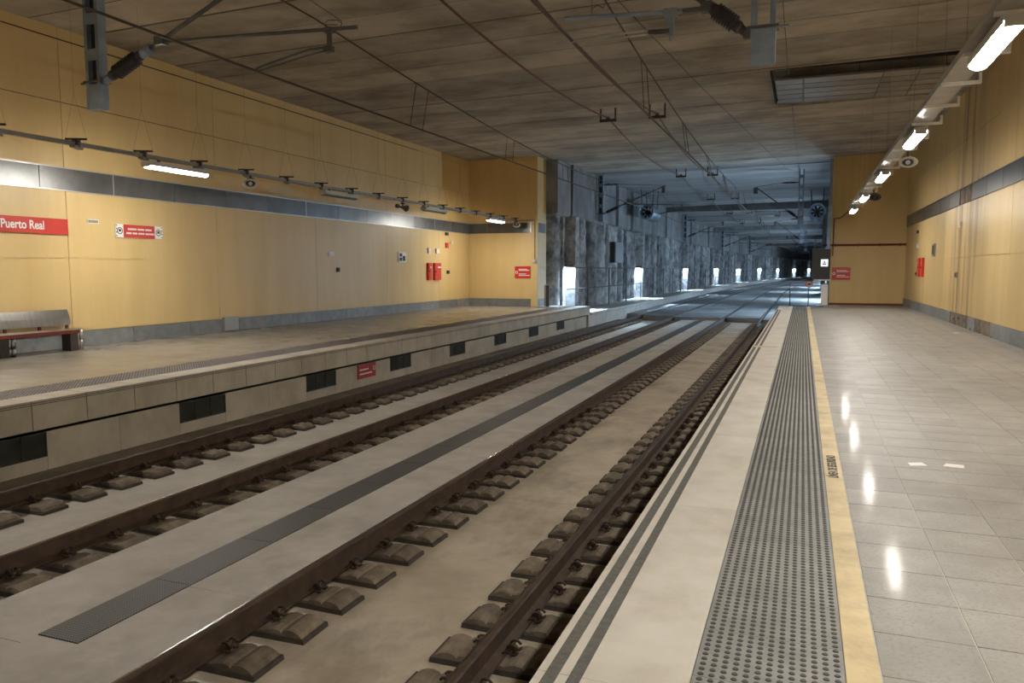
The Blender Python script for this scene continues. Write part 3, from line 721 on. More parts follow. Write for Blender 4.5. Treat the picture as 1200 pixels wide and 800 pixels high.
# ------------------------------------------------------------------ overhead line
def insulator(b, p, q, r=.075, n=9):
    prof = [(0, r * .55), (.14, r * .55), (.15, r * .75), (.24, r * .75)]
    for k in range(n):
        t = .25 + .5 * k / n; prof += [(t, r * .6), (t + .5 / n * .45, r * 1.12), (t + .5 / n * .6, r * 1.12), (t + .5 / n * .95, r * .6)]
    prof += [(.76, r * .75), (.86, r * .7), (.87, r * .45), (1, r * .45)]
    b.lathe(p, q, prof, 14)
def post_parts(root, x0, x1, zb, ztop, dep=.15, shade_back=True):
    w = .062
    if shade_back: MB().box(x0 + .01, x1 - .01, dep * .55, dep * .6, zb + .05, ztop).obj('shade_plate', 'black', root)  # black plate paints the shade seen through the post windows
    pp = MB().box(x0, x0 + w, 0, dep, zb, ztop).box(x1 - w, x1, 0, dep, zb, ztop).obj('post', 'galv', root)
    MB().box(x0 + w * .8, x1 - w * .8, .004, dep - .004, zb - .002, zb + .37).obj('end_box', 'galv', root)
    z = zb + .72
    while z < ztop - .1:
        MB().box(x0 + w * .9, x1 - w * .9, .002, .012, z, z + .17).obj('batten', 'galv', root)
        z += .53
    MB().box(x0 - .12, x1 + .12, -.08, dep + .08, ztop - .02, ztop + .03).obj('ceiling_plate', 'galv', root)
def bracket_left():
    t = empty('catenary_bracket', (-10.225, 9.0, 0))
    X = lambda x: x + 10.225
    post_parts(t, -.145, .145, 4.05, 6.44)
    b = MB(); b.box(-.18, .18, -.02, .17, 4.44, 4.47); b.cyl((-.3, .05, 4.455), (.26, .05, 4.455), .014, 6); b.box(.145, .21, .02, .10, 4.42, 4.50); b.obj('clamp', 'tube', t)
    b = MB(); insulator(b, (.20, .06, 4.47), (X(-9.17), .06, 4.84), .10, 8); b.obj('insulator', 'insul', t)
    MB().cyl((X(-9.30), .06, 4.78), (X(-9.12), .06, 4.86), .07, 10).obj('insulator_cap', 'galv', t)
    MB().cyl((.17, .06, 4.455), (.30, .06, 4.51), .062, 10).obj('insulator_cap', 'galv', t)
    MB().cyl((X(-9.17), .06, 4.84), (X(-6.85), .06, 5.80), .032, 10).obj('diagonal_tube', 'tube', t)
    MB().cyl((X(-8.93), .06, 4.925), (X(-5.6), .06, 4.78), .025, 10).obj('register_tube', 'tube', t)
    b = MB(); insulator(b, (.15, .06, 5.95), (.95, .06, 5.95), .06, 7); b.obj('insulator', 'insul', t)
    MB().cyl((.9, .06, 5.95), (X(-7.0), .06, 5.80), .014, 6).obj('tie_rod', 'tube', t)
    b = MB(); b.box(X(-6.05), X(-6.01), .03, .09, 4.52, 4.81); b.box(X(-6.10), X(-5.98), .01, .10, 4.50, 4.58); b.box(X(-6.09), X(-5.97), .02, .10, 4.75, 4.82); b.obj('drop_bracket', 'tube', t)
    b = MB()
    b.tube([(X(-6.03), .03, 4.56), (X(-6.3), .0, 4.55), (X(-6.9), -.02, 4.43), (X(-7.17), -.03, 4.37), (X(-7.15), -.03, 4.33)], .014, 6)
    b.tube([(X(-6.03), .09, 4.545), (X(-6.4), .09, 4.50), (X(-7.0), .06, 4.39), (X(-7.16), .02, 4.35)], .012, 6)
    b.obj('steady_arm', 'tube', t)
    b = MB(); b.tube([(X(-5.85), .06, 4.79), (X(-5.83), .06, 4.86), (X(-5.9), .06, 4.9), (X(-6.05), .06, 4.92), (X(-6.1), .06, 4.87), (X(-5.9), .06, 4.84)], .007, 5)
    b.cyl((X(-5.83), .06, 4.88), (X(-6.9), .06, 5.6), .005, 4); b.obj('stay_wire', 'tube', t)
    MB().box(X(-9.0), X(-8.84), .0, .12, 4.88, 5.0).obj('joint_clamp', 'tube', t)
    MB().box(X(-7.05), X(-6.9), 0, .12, 5.42, 5.76).obj('joint_clamp', 'tube', t)
    return t
def bracket_right():
    t = empty('catenary_bracket', (-0.49, 9.0, 0))
    X = lambda x: x + .49
    post_parts(t, -.13, .13, 3.845, 6.68, shade_back=False)
    b = MB(); b.box(-.16, .16, -.02, .17, 4.205, 4.235); b.cyl((-.22, .05, 4.22), (.26, .05, 4.22), .013, 6); b.box(-.21, -.13, .02, .10, 4.13, 4.24); b.obj('clamp', 'tube', t)
    b = MB(); insulator(b, (X(-.68), .06, 4.20), (X(-1.11), .06, 4.55), .088, 8); b.obj('insulator', 'insul', t)
    MB().cyl((X(-.73), .06, 4.235), (X(-.84), .06, 4.325), .060, 10).obj('insulator_cap', 'tube', t)
    MB().cyl((X(-.97), .06, 4.43), (X(-1.1), .06, 4.54), .060, 10).obj('insulator_cap', 'tube', t)
    MB().cyl((X(-1.10), .06, 4.54), (X(-2.68), .06, 5.78), .032, 10).obj('diagonal_tube', 'tube', t)
    MB().cyl((X(-1.33), .06, 4.50), (X(-2.75), .06, 4.57), .022, 10).obj('register_tube', 'galv', t)
    MB().box(X(-1.36), X(-1.1), .03, .09, 4.48, 4.52).obj('joint_clamp', 'tube', t)
    MB().box(X(-1.16), X(-1.05), 0, .12, 4.46, 4.56).obj('joint_clamp', 'tube', t)
    MB().box(X(-2.8), X(-2.6), 0, .12, 5.44, 5.76).obj('joint_clamp', 'tube', t)
    b = MB(); insulator(b, (-.13, .06, 5.95), (-.95, .06, 5.95), .06, 7); b.obj('insulator', 'insul', t)
    MB().cyl((-.9, .06, 5.95), (X(-2.65), .06, 5.80), .014, 6).obj('tie_rod', 'tube', t)
    b = MB(); b.box(X(-1.53), X(-1.46), .02, .10, 4.24, 4.52); b.box(X(-1.57), X(-1.42), .0, .12, 4.46, 4.53); b.cyl((X(-1.495), .06, 4.19), (X(-1.495), .06, 4.25), .016, 6); b.obj('drop_bracket', 'galv', t)
    MB().cyl((X(-1.5), .03, 4.29), (X(-1.74), .03, 4.30), .028, 8).obj('arm_joint', 'insul', t)
    b = MB()
    b.tube([(X(-1.7), .03, 4.315), (X(-2.2), .01, 4.315), (X(-2.58), .0, 4.295), (X(-2.64), .0, 4.27)], .012, 6)
    b.tube([(X(-1.7), .05, 4.285), (X(-2.2), .06, 4.28), (X(-2.58), .03, 4.27)], .012, 6); b.obj('steady_arm', 'ltray', t)
    b = MB(); b.tube([(X(-2.42), .06, 4.56), (X(-2.42), .06, 4.64), (X(-2.36), .06, 4.68), (X(-2.28), .06, 4.64), (X(-2.24), .06, 4.72), (X(-2.3), .06, 5.1)], .006, 5)
    b.cyl((X(-2.42), .06, 4.57), (X(-2.42), .06, 5.55), .004, 4); b.obj('stay_wire', 'tube', t)
    return t
bL, bR = bracket_left(), bracket_right()
where = ['hanging near above the platform edge', 'first inside the tunnel mouth', 'second inside the tunnel', 'third inside the tunnel', 'fourth inside the tunnel']
for i, (yl, yr) in enumerate(((9.0, 9.0), (39.6, 42.0), (70.5, 72.0), (101, 103), (132, 134))):
    for proto, x, yv, side in ((bL, -10.225, yl, 'left'), (bR, -0.49, yr, 'right')):
        o = proto if i == 0 else copy_tree(proto)
        xo = .28 if (side == 'right' and i) else (.22 if i else 0.0)
        o.location = (x + cx(yv) + xo, yv, 0 if i == 0 else .06)
        tag(o, 'blue-grey catenary post and arm over the %s track, %s' % (side, where[i]), 'catenary', 'catenary brackets')
SUP_L, SUP_R = [-22, 9.06, 39.66, 70.56, 101.06, 132.06], [-22, 9.06, 42.06, 72.06, 103.06, 134.06]
def overhead(label, sup, xc_, xm, zcw, zm0, zm, sag, mats):
    t = empty('overhead_line', (0, 0, 0)); tag(t, label, 'overhead wires')
    def xcont(y_):                                       # staggered from support to support
        for k in range(len(sup) - 1):
            if sup[k] <= y_ <= sup[k + 1]:
                f = (y_ - sup[k]) / (sup[k + 1] - sup[k]); a = xc_[k % 2]; b_ = xc_[(k + 1) % 2]
                return a + (b_ - a) * f + cx(y_)
        return xc_[0] + cx(y_)
    def zmes(y_):
        for k in range(len(sup) - 1):
            if sup[k] <= y_ <= sup[k + 1]:
                f = (y_ - sup[k]) / (sup[k + 1] - sup[k]); za = zm0 if k <= 1 else zm; zb = zm0 if k + 1 <= 1 else zm
                return za + (zb - za) * f - 4 * sag * f * (1 - f)
        return zm
    ys = [YB + .1 + k * 1.5 for k in range(int((132 - YB) / 1.5))]
    MB().tube([(xcont(q), q, zcw) for q in ys[::3]], .017, 6).obj('contact_wire', mats[0], t)
    MB().tube([(xm + cx(q), q, zmes(q)) for q in ys], .014, 6).obj('messenger_wire', 'wire', t)
    k = 0
    for q in [3.9, 13.3, 18.1, 22.8, 27.6, 32.4, 36.6, 46, 51, 56, 61, 66]:
        for dq in (0, .5):
            if zmes(q + dq) > zcw + .1:
                MB().cyl((xcont(q + dq), q + dq, zcw), (xm + cx(q), q + dq, zmes(q + dq)), .007, 5).obj('dropper', 'wire', t)
    return t
overhead('dark contact and messenger wires above the left track', SUP_L, (-6.65, -7.16), -6.95, 4.33, 5.42, 5.50, .68, ('wire',))
overhead('dark contact and messenger wires above the right track', SUP_R, (-2.45, -2.64), -2.68, 4.29, 5.42, 5.50, .62, ('wire',))
def feeder(x, label, supports, zz=6.28, sag=.34, m='redwire'):
    t = empty('feeder_cable', (0, 0, 0)); tag(t, label, 'cable')
    pts = []
    for a, b_ in zip(supports[:-1], supports[1:]):
        for k in range(8):
            f = k / 8; y_ = a + (b_ - a) * f
            pts.append((x + cx(y_), y_, zz - 4 * sag * f * (1 - f)))
    MB().tube(pts, .024, 6).obj('cable', m, t)
    for s_ in supports[1:]:
        if s_ > 100: continue
        h = MB(); xx = x + cx(s_); zt = zc(xx) + .12
        h.box(xx - .26, xx + .26, s_ - .03, s_ + .03, zz - .12, zz - .04)
        h.box(xx - .25, xx - .21, s_ - .03, s_ + .03, zz - .05, zt); h.box(xx + .21, xx + .25, s_ - .03, s_ + .03, zz - .05, zt)
        ho = h.obj('ceiling_hanger', 'clip', t)
        MB().lathe((xx, s_ - .10, zz - .02), (xx, s_ + .10, zz - .02), [(0, .03), (.1, .06), (.3, .035), (.5, .06), (.7, .035), (.9, .06), (1, .03)], 8).obj('support_insulator', 'insul', ho)
SF = [-19.5, -5.0, 9.35, 23.8, 39.1, 52.4, 66, 80, 94, 108]
feeder(-5.80, 'red-brown feeder cable on ceiling hangers between the tracks', SF)
feeder(-4.28, 'red-brown feeder cable on ceiling hangers nearer the right track', SF, sag=.36)
def simple_wire(name, pts, r, m, label, cat='wire'):
    tag(MB().tube(pts, r, 6).obj(name, m), label, cat)
simple_wire('earth_wire', [(-3.9, 6, 6.42), (-3.236, 14.3, 6.40), (-2.634, 21.5, 6.38), (-1.5, 33.6, 6.42), (-.7, 41.9, 6.5)], .008, 'wire', 'thin dark wire slanting under the ceiling to the tunnel post')
simple_wire('ceiling_cable', [(-.52, -5, 6.55), (-.507, 15.6, 6.52), (-.503, 20.8, 6.50), (-.372, 36, 6.52), (-.3, 41.9, 6.55)], .009, 'tube', 'thin grey cable under the ceiling beside the right platform')
simple_wire('wall_cable', [(XL + .03, q, 6.18) for q in range(-13, 32, 5)], .012, 'wire', 'dark cable clipped along the top of the left wall')
simple_wire('wall_cable', [(XL + .02, q, 4.95) for q in range(-13, 32, 5)], .005, 'wire', 'thin cable along the left wall above the lamps')

# ------------------------------------------------------------------ platform lighting
def diffuser(b, L_, w, h, n=8):
    P = [(w / 2, 0.0)] + [(w / 2 * math.cos(math.pi * k / n) * 1.0, -h * (0.35 + .65 * math.sin(math.pi * k / n))) for k in range(n + 1)] + [(-w / 2, 0.0)]
    return b.sweep(P, [-L_ / 2, L_ / 2])
def lamp_set(m, L_=1.52):
    t = empty('fluorescent_lamp')
    h = MB().box(-.105, .105, -L_ / 2 - .04, L_ / 2 + .04, 0.0, .05)
    for s_ in (-1, 1): h.box(s_ * .100 - .006, s_ * .100 + .006, -L_ / 2 - .04, L_ / 2 + .04, -.035, .0)
    h.obj('housing', 'housing', t)
    diffuser(MB(), L_, .175, .085).obj('diffuser', m, t)
    for s_ in (-1, 1):
        MB().box(-.085, .085, s_ * (L_ / 2 + .02) - .02, s_ * (L_ / 2 + .02) + .02, -.06, .01).obj('end_cap', 'housing', t)
        MB().box(-.015, .015, s_ * .47 - .03, s_ * .47 + .03, .05, .10).obj('mount', 'tube', t)
    return t
XTR, ZTR, XTL, ZTL = 1.71, 3.92, -11.70, 3.74
on_p, off_p = lamp_set('lamp'), lamp_set('offdiff')
r_lab = {-8: 'behind the viewpoint far back', -2.3: 'just behind the viewpoint', 3.4: 'above the near platform out of view', 9.06: 'nearest one in view',
         14.95: 'second one in view, before the cream speaker', 20.7: 'third one in view, beyond the cream speaker', 26.5: 'fourth one in view', 31.9: 'last one before the end wall'}
first = True
for yv, s_ in r_lab.items():
    o = on_p if first else copy_tree(on_p); first = False
    o.location = (XTR, yv, ZTR - .08); tag(o, 'lit white lamp under right cable tray, ' + s_, 'lamp', 'fluorescent lamps')
l_lab = {-5.0: 'behind the viewpoint', .7: 'left of the viewpoint', 6.45: 'just outside the left picture edge', 12.17: 'above the small red and white notice', 29.15: 'last one before the end wall'}
for yv, s_ in l_lab.items():
    o = copy_tree(on_p); o.location = (XTL, yv, ZTL - .14); tag(o, 'lit white lamp under left conduit, ' + s_, 'lamp', 'fluorescent lamps')
first = True
for yv, s_ in {17.9: 'nearer of the two', 23.6: 'farther of the two'}.items():
    o = off_p if first else copy_tree(off_p); first = False
    o.location = (XTL, yv, ZTL - .14); tag(o, 'unlit dark lamp under left conduit, ' + s_, 'lamp', 'fluorescent lamps')
# left conduit with hangers
lc = empty('cable_conduit', (XTL, 0, ZTL)); tag(lc, 'dark grey conduit on hangers along the left platform', 'conduit')
MB().box(-.035, .035, YB, 31.6, -.035, .035).obj('conduit', 'tray', lc)
hm = MB().box(-.17, .17, -.02, .02, .07, .10).box(-.05, .05, -.06, .06, -.045, .075).mesh('hanger_clamp', 'wire')
hb = MB().box(-.05, .05, -.16, .16, -.075, -.035).mesh('clamp_plate', 'tray')
hw = MB().cyl((-.17, 0, .1), (0, 0, .85), .0014, 4).cyl((.17, 0, .1), (0, 0, .85), .0014, 4).cyl((0, 0, .85), (0, 0, zc(XTL) - ZTL + .1), .0014, 4).mesh('hanger_wire', 'tube')
yv = 9.9 - 1.435 * 7
while yv < 31.5:
    h = place(hm, 'hanger_clamp', lc, (0, yv, 0), (0, 0, .5)); place(hb, 'clamp_plate', h); place(hw, 'hanger_wire', h); yv += 1.435
dc = empty('drop_conduit', (XTL, 0, ZTL)); tag(dc, 'thin grey conduit dropping down the edge of left end wall', 'conduit')
MB().cyl((.0, 31.62, .0), (.72, 31.84, .0), .02, 6).cyl((.74, 31.84, .02), (.74, 31.84, -1.7), .014, 6).obj('pipe', 'tray', dc)
MB().box(.66, .80, 31.79, 31.86, -1.80, -1.68).obj('junction_box', 'horn', dc)
# right tray
rtz = empty('cable_tray', (XTR, 0, ZTR)); tag(rtz, 'pale grey cable tray on brackets along the right platform', 'cable tray')
MB().box(-.14, .14, YB, 32.8, 0.04, .055).box(-.145, -.135, YB, 32.8, .04, .12).box(.135, .145, YB, 32.8, .04, .12).obj('tray', 'ltray', rtz)
rbm = MB().box(-.14, .30, -.025, .025, .0, .04).box(.27, .30, -.025, .025, .0, .14).mesh('tray_bracket', 'white')
rbw = MB().cyl((-.12, 0, .02), (-.12, 0, zc(XTR) - ZTR + .05), .0018, 5).cyl((.285, 0, .1), (.285, 0, zc(XTR) - ZTR + .05), .0018, 5).mesh('hanger_rod', 'tube')
yv = 11.3 - 1.44 * 9; nb_ = 0
while yv < 32.6:
    q = place(rbm, 'tray_bracket', rtz, (0, yv, 0)); yv += 1.44; nb_ += 1
    if nb_ % 3 == 0: place(rbw, 'hanger_rod', q)
MB().tube([(0, 32.6, .06), (-.2, 37.9, .0), (-.45, 38.22, .0), (-.46, 38.24, -.3), (-.46, 38.24, -1.7)], .022, 8).obj('end_conduit', 'brownpipe', rtz)
# loudspeakers
def speaker(x, y, z, label, facing, dark=False, hang=.2):
    t = empty('horn_speaker', (x, y, z)); tag(t, label, 'loudspeaker', 'horn loudspeakers')
    d = Vector(facing).normalized()
    a, m_ = Vector((0, 0, 0)) - d * .02, 'horndark' if dark else 'horn'
    MB().lathe(tuple(-d * .14), tuple(d * .14), [(0, .045), (.35, .055), (.6, .09), (.85, .15), (1.0, .175), (1.0, .163), (.85, .135), (.6, .075), (.5, .03)], 18, su=1.0, sw=.62, caps=False).obj('horn', m_, t)
    MB().lathe(tuple(d * .03), tuple(d * .09), [(0, .05), (1, .105)], 16, su=1.0, sw=.62, caps=True).obj('throat_shade', 'black', t)  # black disc paints the shade inside the horn mouth
    MB().lathe(tuple(d * .05), tuple(d * .125), [(0, .03), (.6, .045), (1, .02)], 12).obj('phase_plug', m_, t)
    MB().lathe(tuple(-d * .24), tuple(-d * .13), [(0, .05), (.1, .065), (.9, .065), (1, .05)], 12).obj('driver', 'horndark', t)
    b = MB().box(-.02, .02, -.02, .02, .05, hang + .02); b.box(-.09, .09, -.02, .02, .10, .125); b.obj('bracket', 'horndark', t)
speaker(1.86, 17.2, 3.70, 'cream horn loudspeaker beside the right lamps, nearest to viewer', (0, -1, 0))
speaker(1.86, 25.0, 3.70, 'grey horn loudspeaker farther down the right lamp row', (.2, -1, 0), True)
speaker(-11.7, 14.35, 3.53, 'cream horn loudspeaker on the left conduit past the lit lamp', (.55, -.85, -.1))
speaker(-11.7, 21.4, 3.53, 'dark horn loudspeaker on the left conduit between unlit lamps', (.6, .8, -.2), True)
speaker(-11.62, 31.3, 3.55, 'cream horn loudspeaker at the far end of left conduit', (.5, -.85, -.3))

# ------------------------------------------------------------------ signs and fittings
sg = empty('station_name_sign', (XL, 10.66, 2.465)); tag(sg, 'long red sign with white station name above the bench', 'sign')
MB().box(.02, .05, -.92, .92, -.155, .155).obj('panel', 'red', sg)
text('Puerto Real', 'lettering', .235, 'white', sg, (.0515, -.05, .0), FACE_POSX, depth=.0008, sx=.80, bold=.005)
MB().box(.0, .02, -.8, -.7, -.05, .05).box(.0, .02, .7, .8, -.05, .05).obj('standoff', 'signgrey', sg)
sg = empty('notice_sign', (XL, 13.42, 2.455)); tag(sg, 'small red notice with white pictogram ends on left wall', 'sign')
MB().box(.005, .03, -.66, .66, -.145, .145).obj('panel', 'white', sg)
MB().box(.028, .034, -.45, .42, -.143, .143).obj('red_field', 'red', sg)
for z, segs in ((.045, ((-.34, -.10), (-.07, .12), (.15, .33))), (-.045, ((-.38, -.24), (-.21, -.08), (-.05, .12), (.15, .40)))):
    for a, b_ in segs: MB().box(.033, .036, a, b_, z - .020, z + .020).obj('print_line', 'pinkwhite', sg)
def ring(parent, cxy, r, m, w=.012, axis='x', d=.003):
    b = MB(); n = 20; s0 = 0
    for rr in (r - w, r):
        for dd in (0, d):
            for k in range(n):
                a = 2 * math.pi * k / n
                p = (cxy[0] + dd, cxy[1] + rr * math.cos(a), cxy[2] + rr * math.sin(a)) if axis == 'x' else (cxy[0] + rr * math.cos(a), cxy[1] - dd, cxy[2] + rr * math.sin(a))
                b.v.append(p)
    for k in range(n):
        k2 = (k + 1) % n
        b.face([n + k, n + k2, 3 * n + k2, 3 * n + k]); b.face([k, k2, n + k2, n + k]); b.face([2 * n + k, 2 * n + k2, 3 * n + k2, 3 * n + k])
    return b.obj('symbol_ring', m, parent)
for yy in (-.55, .53):
    ring(sg, (.03, yy, 0), .075, 'ink', .016)
    MB().box(.03, .034, yy - .03, yy + .03, -.02, .035).obj('symbol', 'ink', sg)
for k in range(4):
    for yy in (-.635, .635): MB().box(.03, .033, yy - .012, yy + .012, -.12 + k * .075, -.095 + k * .075).obj('print_dot', 'ink', sg)
sg = empty('wall_plate', (XL, 12.21, 2.615)); tag(sg, 'small white framed plate between the two red signs', 'plate')
MB().box(.005, .022, -.14, .14, -.045, .045).obj('frame', 'white', sg); MB().box(.02, .025, -.12, .12, -.03, .03).obj('plate_face', 'signgrey', sg)
# fittings near the far left corner
def plate(name, x, y, z, wy, wz, m, label, cat, d=.03, inner=None):
    t = empty(name, (x, y, z)); tag(t, label, cat)
    MB().box(.0, d, -wy / 2, wy / 2, -wz / 2, wz / 2).obj('body', m, t)
    if inner: MB().box(d - .002, d + .004, -wy * .4, wy * .4, -wz * .4, wz * .4).obj('face', inner, t)
    return t
plate('white_notice', XL, 20.98, 2.10, .28, .13, 'white', 'tiny white notice high on the bare left wall', 'notice', inner='pinkwhite')
plate('wall_socket', XL, 21.35, 1.60, .13, .14, 'black', 'small black socket alone on the left wall', 'socket', .05, 'ink')
t = plate('framed_notice', XL, 25.62, 2.07, .62, .37, 'white', 'white framed black notice before the red hose cabinets', 'notice')
MB().box(.029, .034, -.22, -.02, .02, .14).box(.029, .034, -.22, -.02, -.14, -.01).box(.029, .034, .02, .22, -.14, .05).obj('print_block', 'ink', t)
def cabinet(x, y, z, w, h, label, sgn=1, d=.09):
    t = empty('fire_cabinet', (x, y, z)); tag(t, label, 'fire cabinet')
    a, b_ = (0, d) if sgn > 0 else (-d, 0)
    MB().box(a, b_, -w / 2, w / 2, -h / 2, h / 2).obj('body', 'red', t)
    f = d if sgn > 0 else -d
    dr = MB().box(min(f, f + sgn * .012), max(f, f + sgn * .012), -w / 2 + .02, w / 2 - .02, -h / 2 + .02, h / 2 - .02).obj('door', 'red', t)
    MB().box(min(f + sgn * .012, f + sgn * .03), max(f + sgn * .012, f + sgn * .03), -w / 2 + .05, -w / 2 + .09, -.04, .04).obj('handle', 'black', dr)
    MB().box(min(f + sgn * .012, f + sgn * .015), max(f + sgn * .012, f + sgn * .015), -.02, w / 2 - .06, .15, .2).obj('print_line', 'pinkwhite', dr)
cabinet(XL, 27.8, 1.53, .30, .69, 'narrow red fire cabinet on far left wall')
cabinet(XL, 28.5, 1.53, .60, .69, 'wide red fire cabinet on far left wall')
for i, (y_, z_, w_, h_, m_, lb) in enumerate(((27.85, 2.36, .22, .2, 'white', 'pale sign above the narrow red cabinet on left'), (28.6, 2.36, .3, .2, 'horn', 'pale sign above the wide red cabinet on left'),
        (29.5, 2.62, .24, .22, 'red', 'small red sign high near the left corner'), (29.5, 3.1, .25, .13, 'black', 'small dark emergency light below the left band'), (29.6, 1.50, .2, .14, 'black', 'small black call box right of the left cabinets'), (29.95, 2.75, .2, .12, 'white', 'tiny white tag nearest the left corner'))):
    plate('wall_sign', XL, y_, z_, w_, h_, m_, lb, 'sign', .05, 'red' if m_ == 'red' else ('pinkwhite' if m_ in ('white', 'horn') else 'ink'))
def warn_sign(x0, x1, y, z0, z1, label):
    t = empty('warning_sign', ((x0 + x1) / 2, y, (z0 + z1) / 2)); tag(t, label, 'sign'); w, h = (x1 - x0) / 2, (z1 - z0) / 2
    MB().box(-w, w, -.025, -.005, -h, h).obj('panel', 'red', t)
    ring(t, (-w * .77, -.025, 0), w * .17, 'white', w * .07, 'y')
    for z, l0, l1 in ((.50, -.5, .6), (.32, -.5, .85), (-.28, -.5, .45), (-.52, -.5, .92)):
        MB().box(w * l0, w * l1, -.029, -.024, h * z - h * .07, h * z + h * .07).obj('print_line', 'pinkwhite', t)
warn_sign(-11.89, -11.16, Y_WING - .01, 1.23, 1.75, 'red warning sign on the yellow end wall of left platform')
warn_sign(1.24, 2.02, Y_END - .012, 1.14, 1.71, 'red warning sign on the right end wall beside the gate')
t = empty('track_warning_sign', (-8.85, 14.44, -.585)); tag(t, 'dark red sign on the left platform face between vents', 'sign')
MB().box(.005, .025, -.36, .36, -.155, .155).obj('panel', 'darkred', t)
for z, a, b_ in ((.035, -.30, .06), (-.055, -.30, .20)): MB().box(.024, .028, a, b_, z - .014, z + .014).obj('print_line', 'pinkwhite', t)
ring(t, (.025, .29, .03), .05, 'pinkwhite', .014)
# right wall
cabinet(XR, 33.5, 1.69, .55, .72, 'red fire cabinet on right wall, farther and wider', -1)
cabinet(XR, 32.6, 1.69, .22, .72, 'red fire cabinet on right wall, nearer and narrow', -1)
for y_, z_, w_, h_, m_, lb in ((34.6, 3.1, .3, .12, 'black', 'dark emergency light on right wall near corner'), (34.5, 1.44, .2, .12, 'black', 'small black call box left of right cabinets'),
        (30.3, 2.28, .5, .44, 'signgrey', 'framed grey notice on the right wall past the cabinets'), (25.6, 2.9, .22, .14, 'white', 'small white box high in the stained right wall'), (25.9, 1.45, .2, .16, 'signgrey', 'small grey box low in the stained right wall'), (34.4, 2.55, .3, .22, 'horn', 'pale sign above the right fire cabinets')):
    t = empty('wall_fitting', (XR, y_, z_)); tag(t, lb, 'fitting')
    MB().box(-.05, 0, -w_ / 2, w_ / 2, -h_ / 2, h_ / 2).obj('body', m_, t); MB().box(-.055, -.049, -w_ * .38, w_ * .38, -h_ * .36, h_ * .36).obj('face', 'ink' if m_ in ('black', 'signgrey') else 'pinkwhite', t)
bp = empty('wall_pipe', (1.0, Y_END - .06, 2.72)); tag(bp, 'dark brown pipe across the right end wall', 'pipe')
MB().cyl((-.2, 0, 0), (XR - 1.0, 0, 0), .05, 10).obj('pipe', 'brownpipe', bp)
for xx in (.35, 1.3, 2.2, 3.0): MB().box(xx - .03, xx + .03, -.055, .05, -.07, .06).obj('pipe_clip', 'brownpipe', bp)
# gate and cabinets at the end of the right platform
gt = empty('platform_gate', (-.1, 36.1, 0)); tag(gt, 'thin grey barrier at the end of the right platform', 'barrier')
for xx in (-.40, .36): MB().cyl((xx, 0, 0), (xx, 0, 1.12 if xx < 0 else .98), .022, 8).obj('post', 'tube', gt)
MB().cyl((-.40, 0, .52), (.36, 0, .52), .012, 6).cyl((-.4, 0, .02), (1.0, 0, .02), .015, 6).obj('crossbar', 'tube', gt)
MB().lathe((.37, -.03, .97), (.37, -.05, .97), [(0, .15), (1, .15)], 20).obj('sign_disc', 'signgrey', gt)
ring(gt, (.37, -.05, .97), .15, 'darkred', .035, 'y'); MB().box(.30, .44, -.056, -.05, .93, 1.01).obj('sign_symbol', 'ink', gt)
bx = empty('signal_cabinet', (.76, 37.9, 1.17)); tag(bx, 'black hanging cabinet with glowing white face beside end wall', 'cabinet')
MB().box(-.385, .385, -.2, .2, 0, 1.36).obj('body', 'black', bx); MB().box(-.35, .35, -.21, -.2, .04, 1.30).obj('door', 'black', bx)
MB().box(-.01, .29, -.225, -.21, .58, .90).obj('sign_face', 'sign_face', bx)
MB().box(.07, .21, -.229, -.225, .66, .72).box(.11, .17, -.229, -.225, .74, .82).obj('symbol', 'ink', bx)
MB().box(-.30, .40, -.22, .2, -.06, .0).obj('shelf', 'white', bx); MB().box(.24, .38, .05, .2, 1.36, 5.4).obj('support_post', 'galv', bx)
wc = empty('white_cabinet', (.93, 37.2, 0)); tag(wc, 'white upright cabinet under the black one at platform end', 'cabinet')
MB().box(-.14, .14, -.12, .12, 0.02, .95).obj('body', 'white', wc); MB().box(-.12, .12, -.13, -.12, .05, .92).obj('door', 'white', wc); MB().box(-.15, .15, -.13, .13, .0, .03).obj('plinth', 'signgrey', wc)
MB().box(.6, 1.16, 36.5, 37.6, -1.1, -.012).box(.6, 1.16, 36.5, 37.6, -.012, 0.0).obj('landing_slab', 'coping', fp)

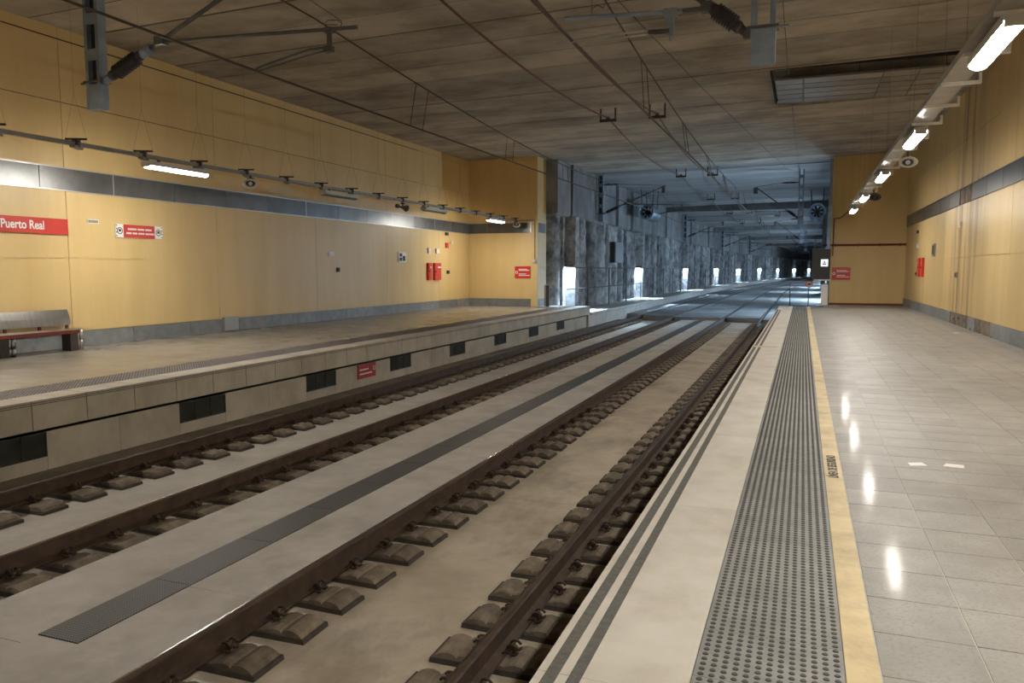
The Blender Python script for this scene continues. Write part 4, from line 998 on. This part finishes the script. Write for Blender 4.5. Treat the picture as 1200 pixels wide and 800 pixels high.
# ------------------------------------------------------------------ bench
bn = empty('platform_bench', (-13.45, 10.30, 0)); tag(bn, 'stainless steel bench with dark red seat against the left wall', 'bench')
for x0, x1, ye in ((-.30, -.16, 1.15), (-.145, -.005, .96), (.01, .15, .79)):
    MB().box(x0, x1, -1.12, ye, .405, .43, topin=.005).obj('seat_slat', 'steel', bn)
MB().box(.15, .172, -1.12, .79, .365, .431).obj('front_rail', 'benchred', bn)
MB().box(-.30, .15, -1.10, .78, .375, .404).obj('seat_frame', 'benchdark', bn)
for yy in (-.43, 1.0):
    lg_ = MB().box(-.28, -.04, yy - .24, yy - .07, 0, .375).obj('leg', 'benchdark', bn)
    for q in (-.045, .045):
        MB().lathe((-.10, yy + q, 0), (-.10, yy + q, .40), [(0, .042), (.46, .042), (.465, .036), (.49, .036), (.495, .042), (1, .042)], 12).obj('leg_tube', 'steel', lg_)
b = MB(); s0 = 0
for yv_ in (-1.12, 1.12):
    b.v += [(-.44, yv_, .49), (-.475, yv_, .64), (-.53, yv_, .80), (-.55, yv_, .80), (-.50, yv_, .64), (-.46, yv_, .49)]
for k in range(6): b.face([k, (k + 1) % 6, 6 + (k + 1) % 6, 6 + k])
b.face(list(range(6))[::-1]); b.face(list(range(6, 12)))
b.obj('backrest', 'steel', bn)
for yy in (-.95, -.25, .45, 1.05):
    MB().box(-.50, -.46, yy - .025, yy + .025, .375, .56).box(-.50, -.28, yy - .025, yy + .025, .375, .404).obj('back_bracket', 'brownpipe', bn)

# ------------------------------------------------------------------ litter on the right platform
for (x, y_, s_, a, lb) in ((.93, 7.0, .07, .3, 'white paper scrap on the tiles, left one of the pair'), (1.21, 7.05, .075, -.2, 'white paper scrap on the tiles, right one of the pair'), (3.69, 22.2, .08, .6, 'white paper scrap far off near the broken skirting')):
    b = MB(); b.v += [(-s_, -s_ * .7, .0005), (s_, -s_ * .6, .0005), (s_ * .9, s_ * .7, .004), (-s_ * .8, s_ * .6, .002), (-s_, -s_ * .7, .002), (s_, -s_ * .6, .002), (s_ * .9, s_ * .7, .006), (-s_ * .8, s_ * .6, .004)]
    for q in ((0, 3, 2, 1), (4, 5, 6, 7), (0, 1, 5, 4), (1, 2, 6, 5), (2, 3, 7, 6), (3, 0, 4, 7)): b.face(list(q))
    o = b.obj('paper_scrap', 'paper', None, (x, y_, 0)); o.rotation_euler = (0, 0, a); tag(o, lb, 'litter')
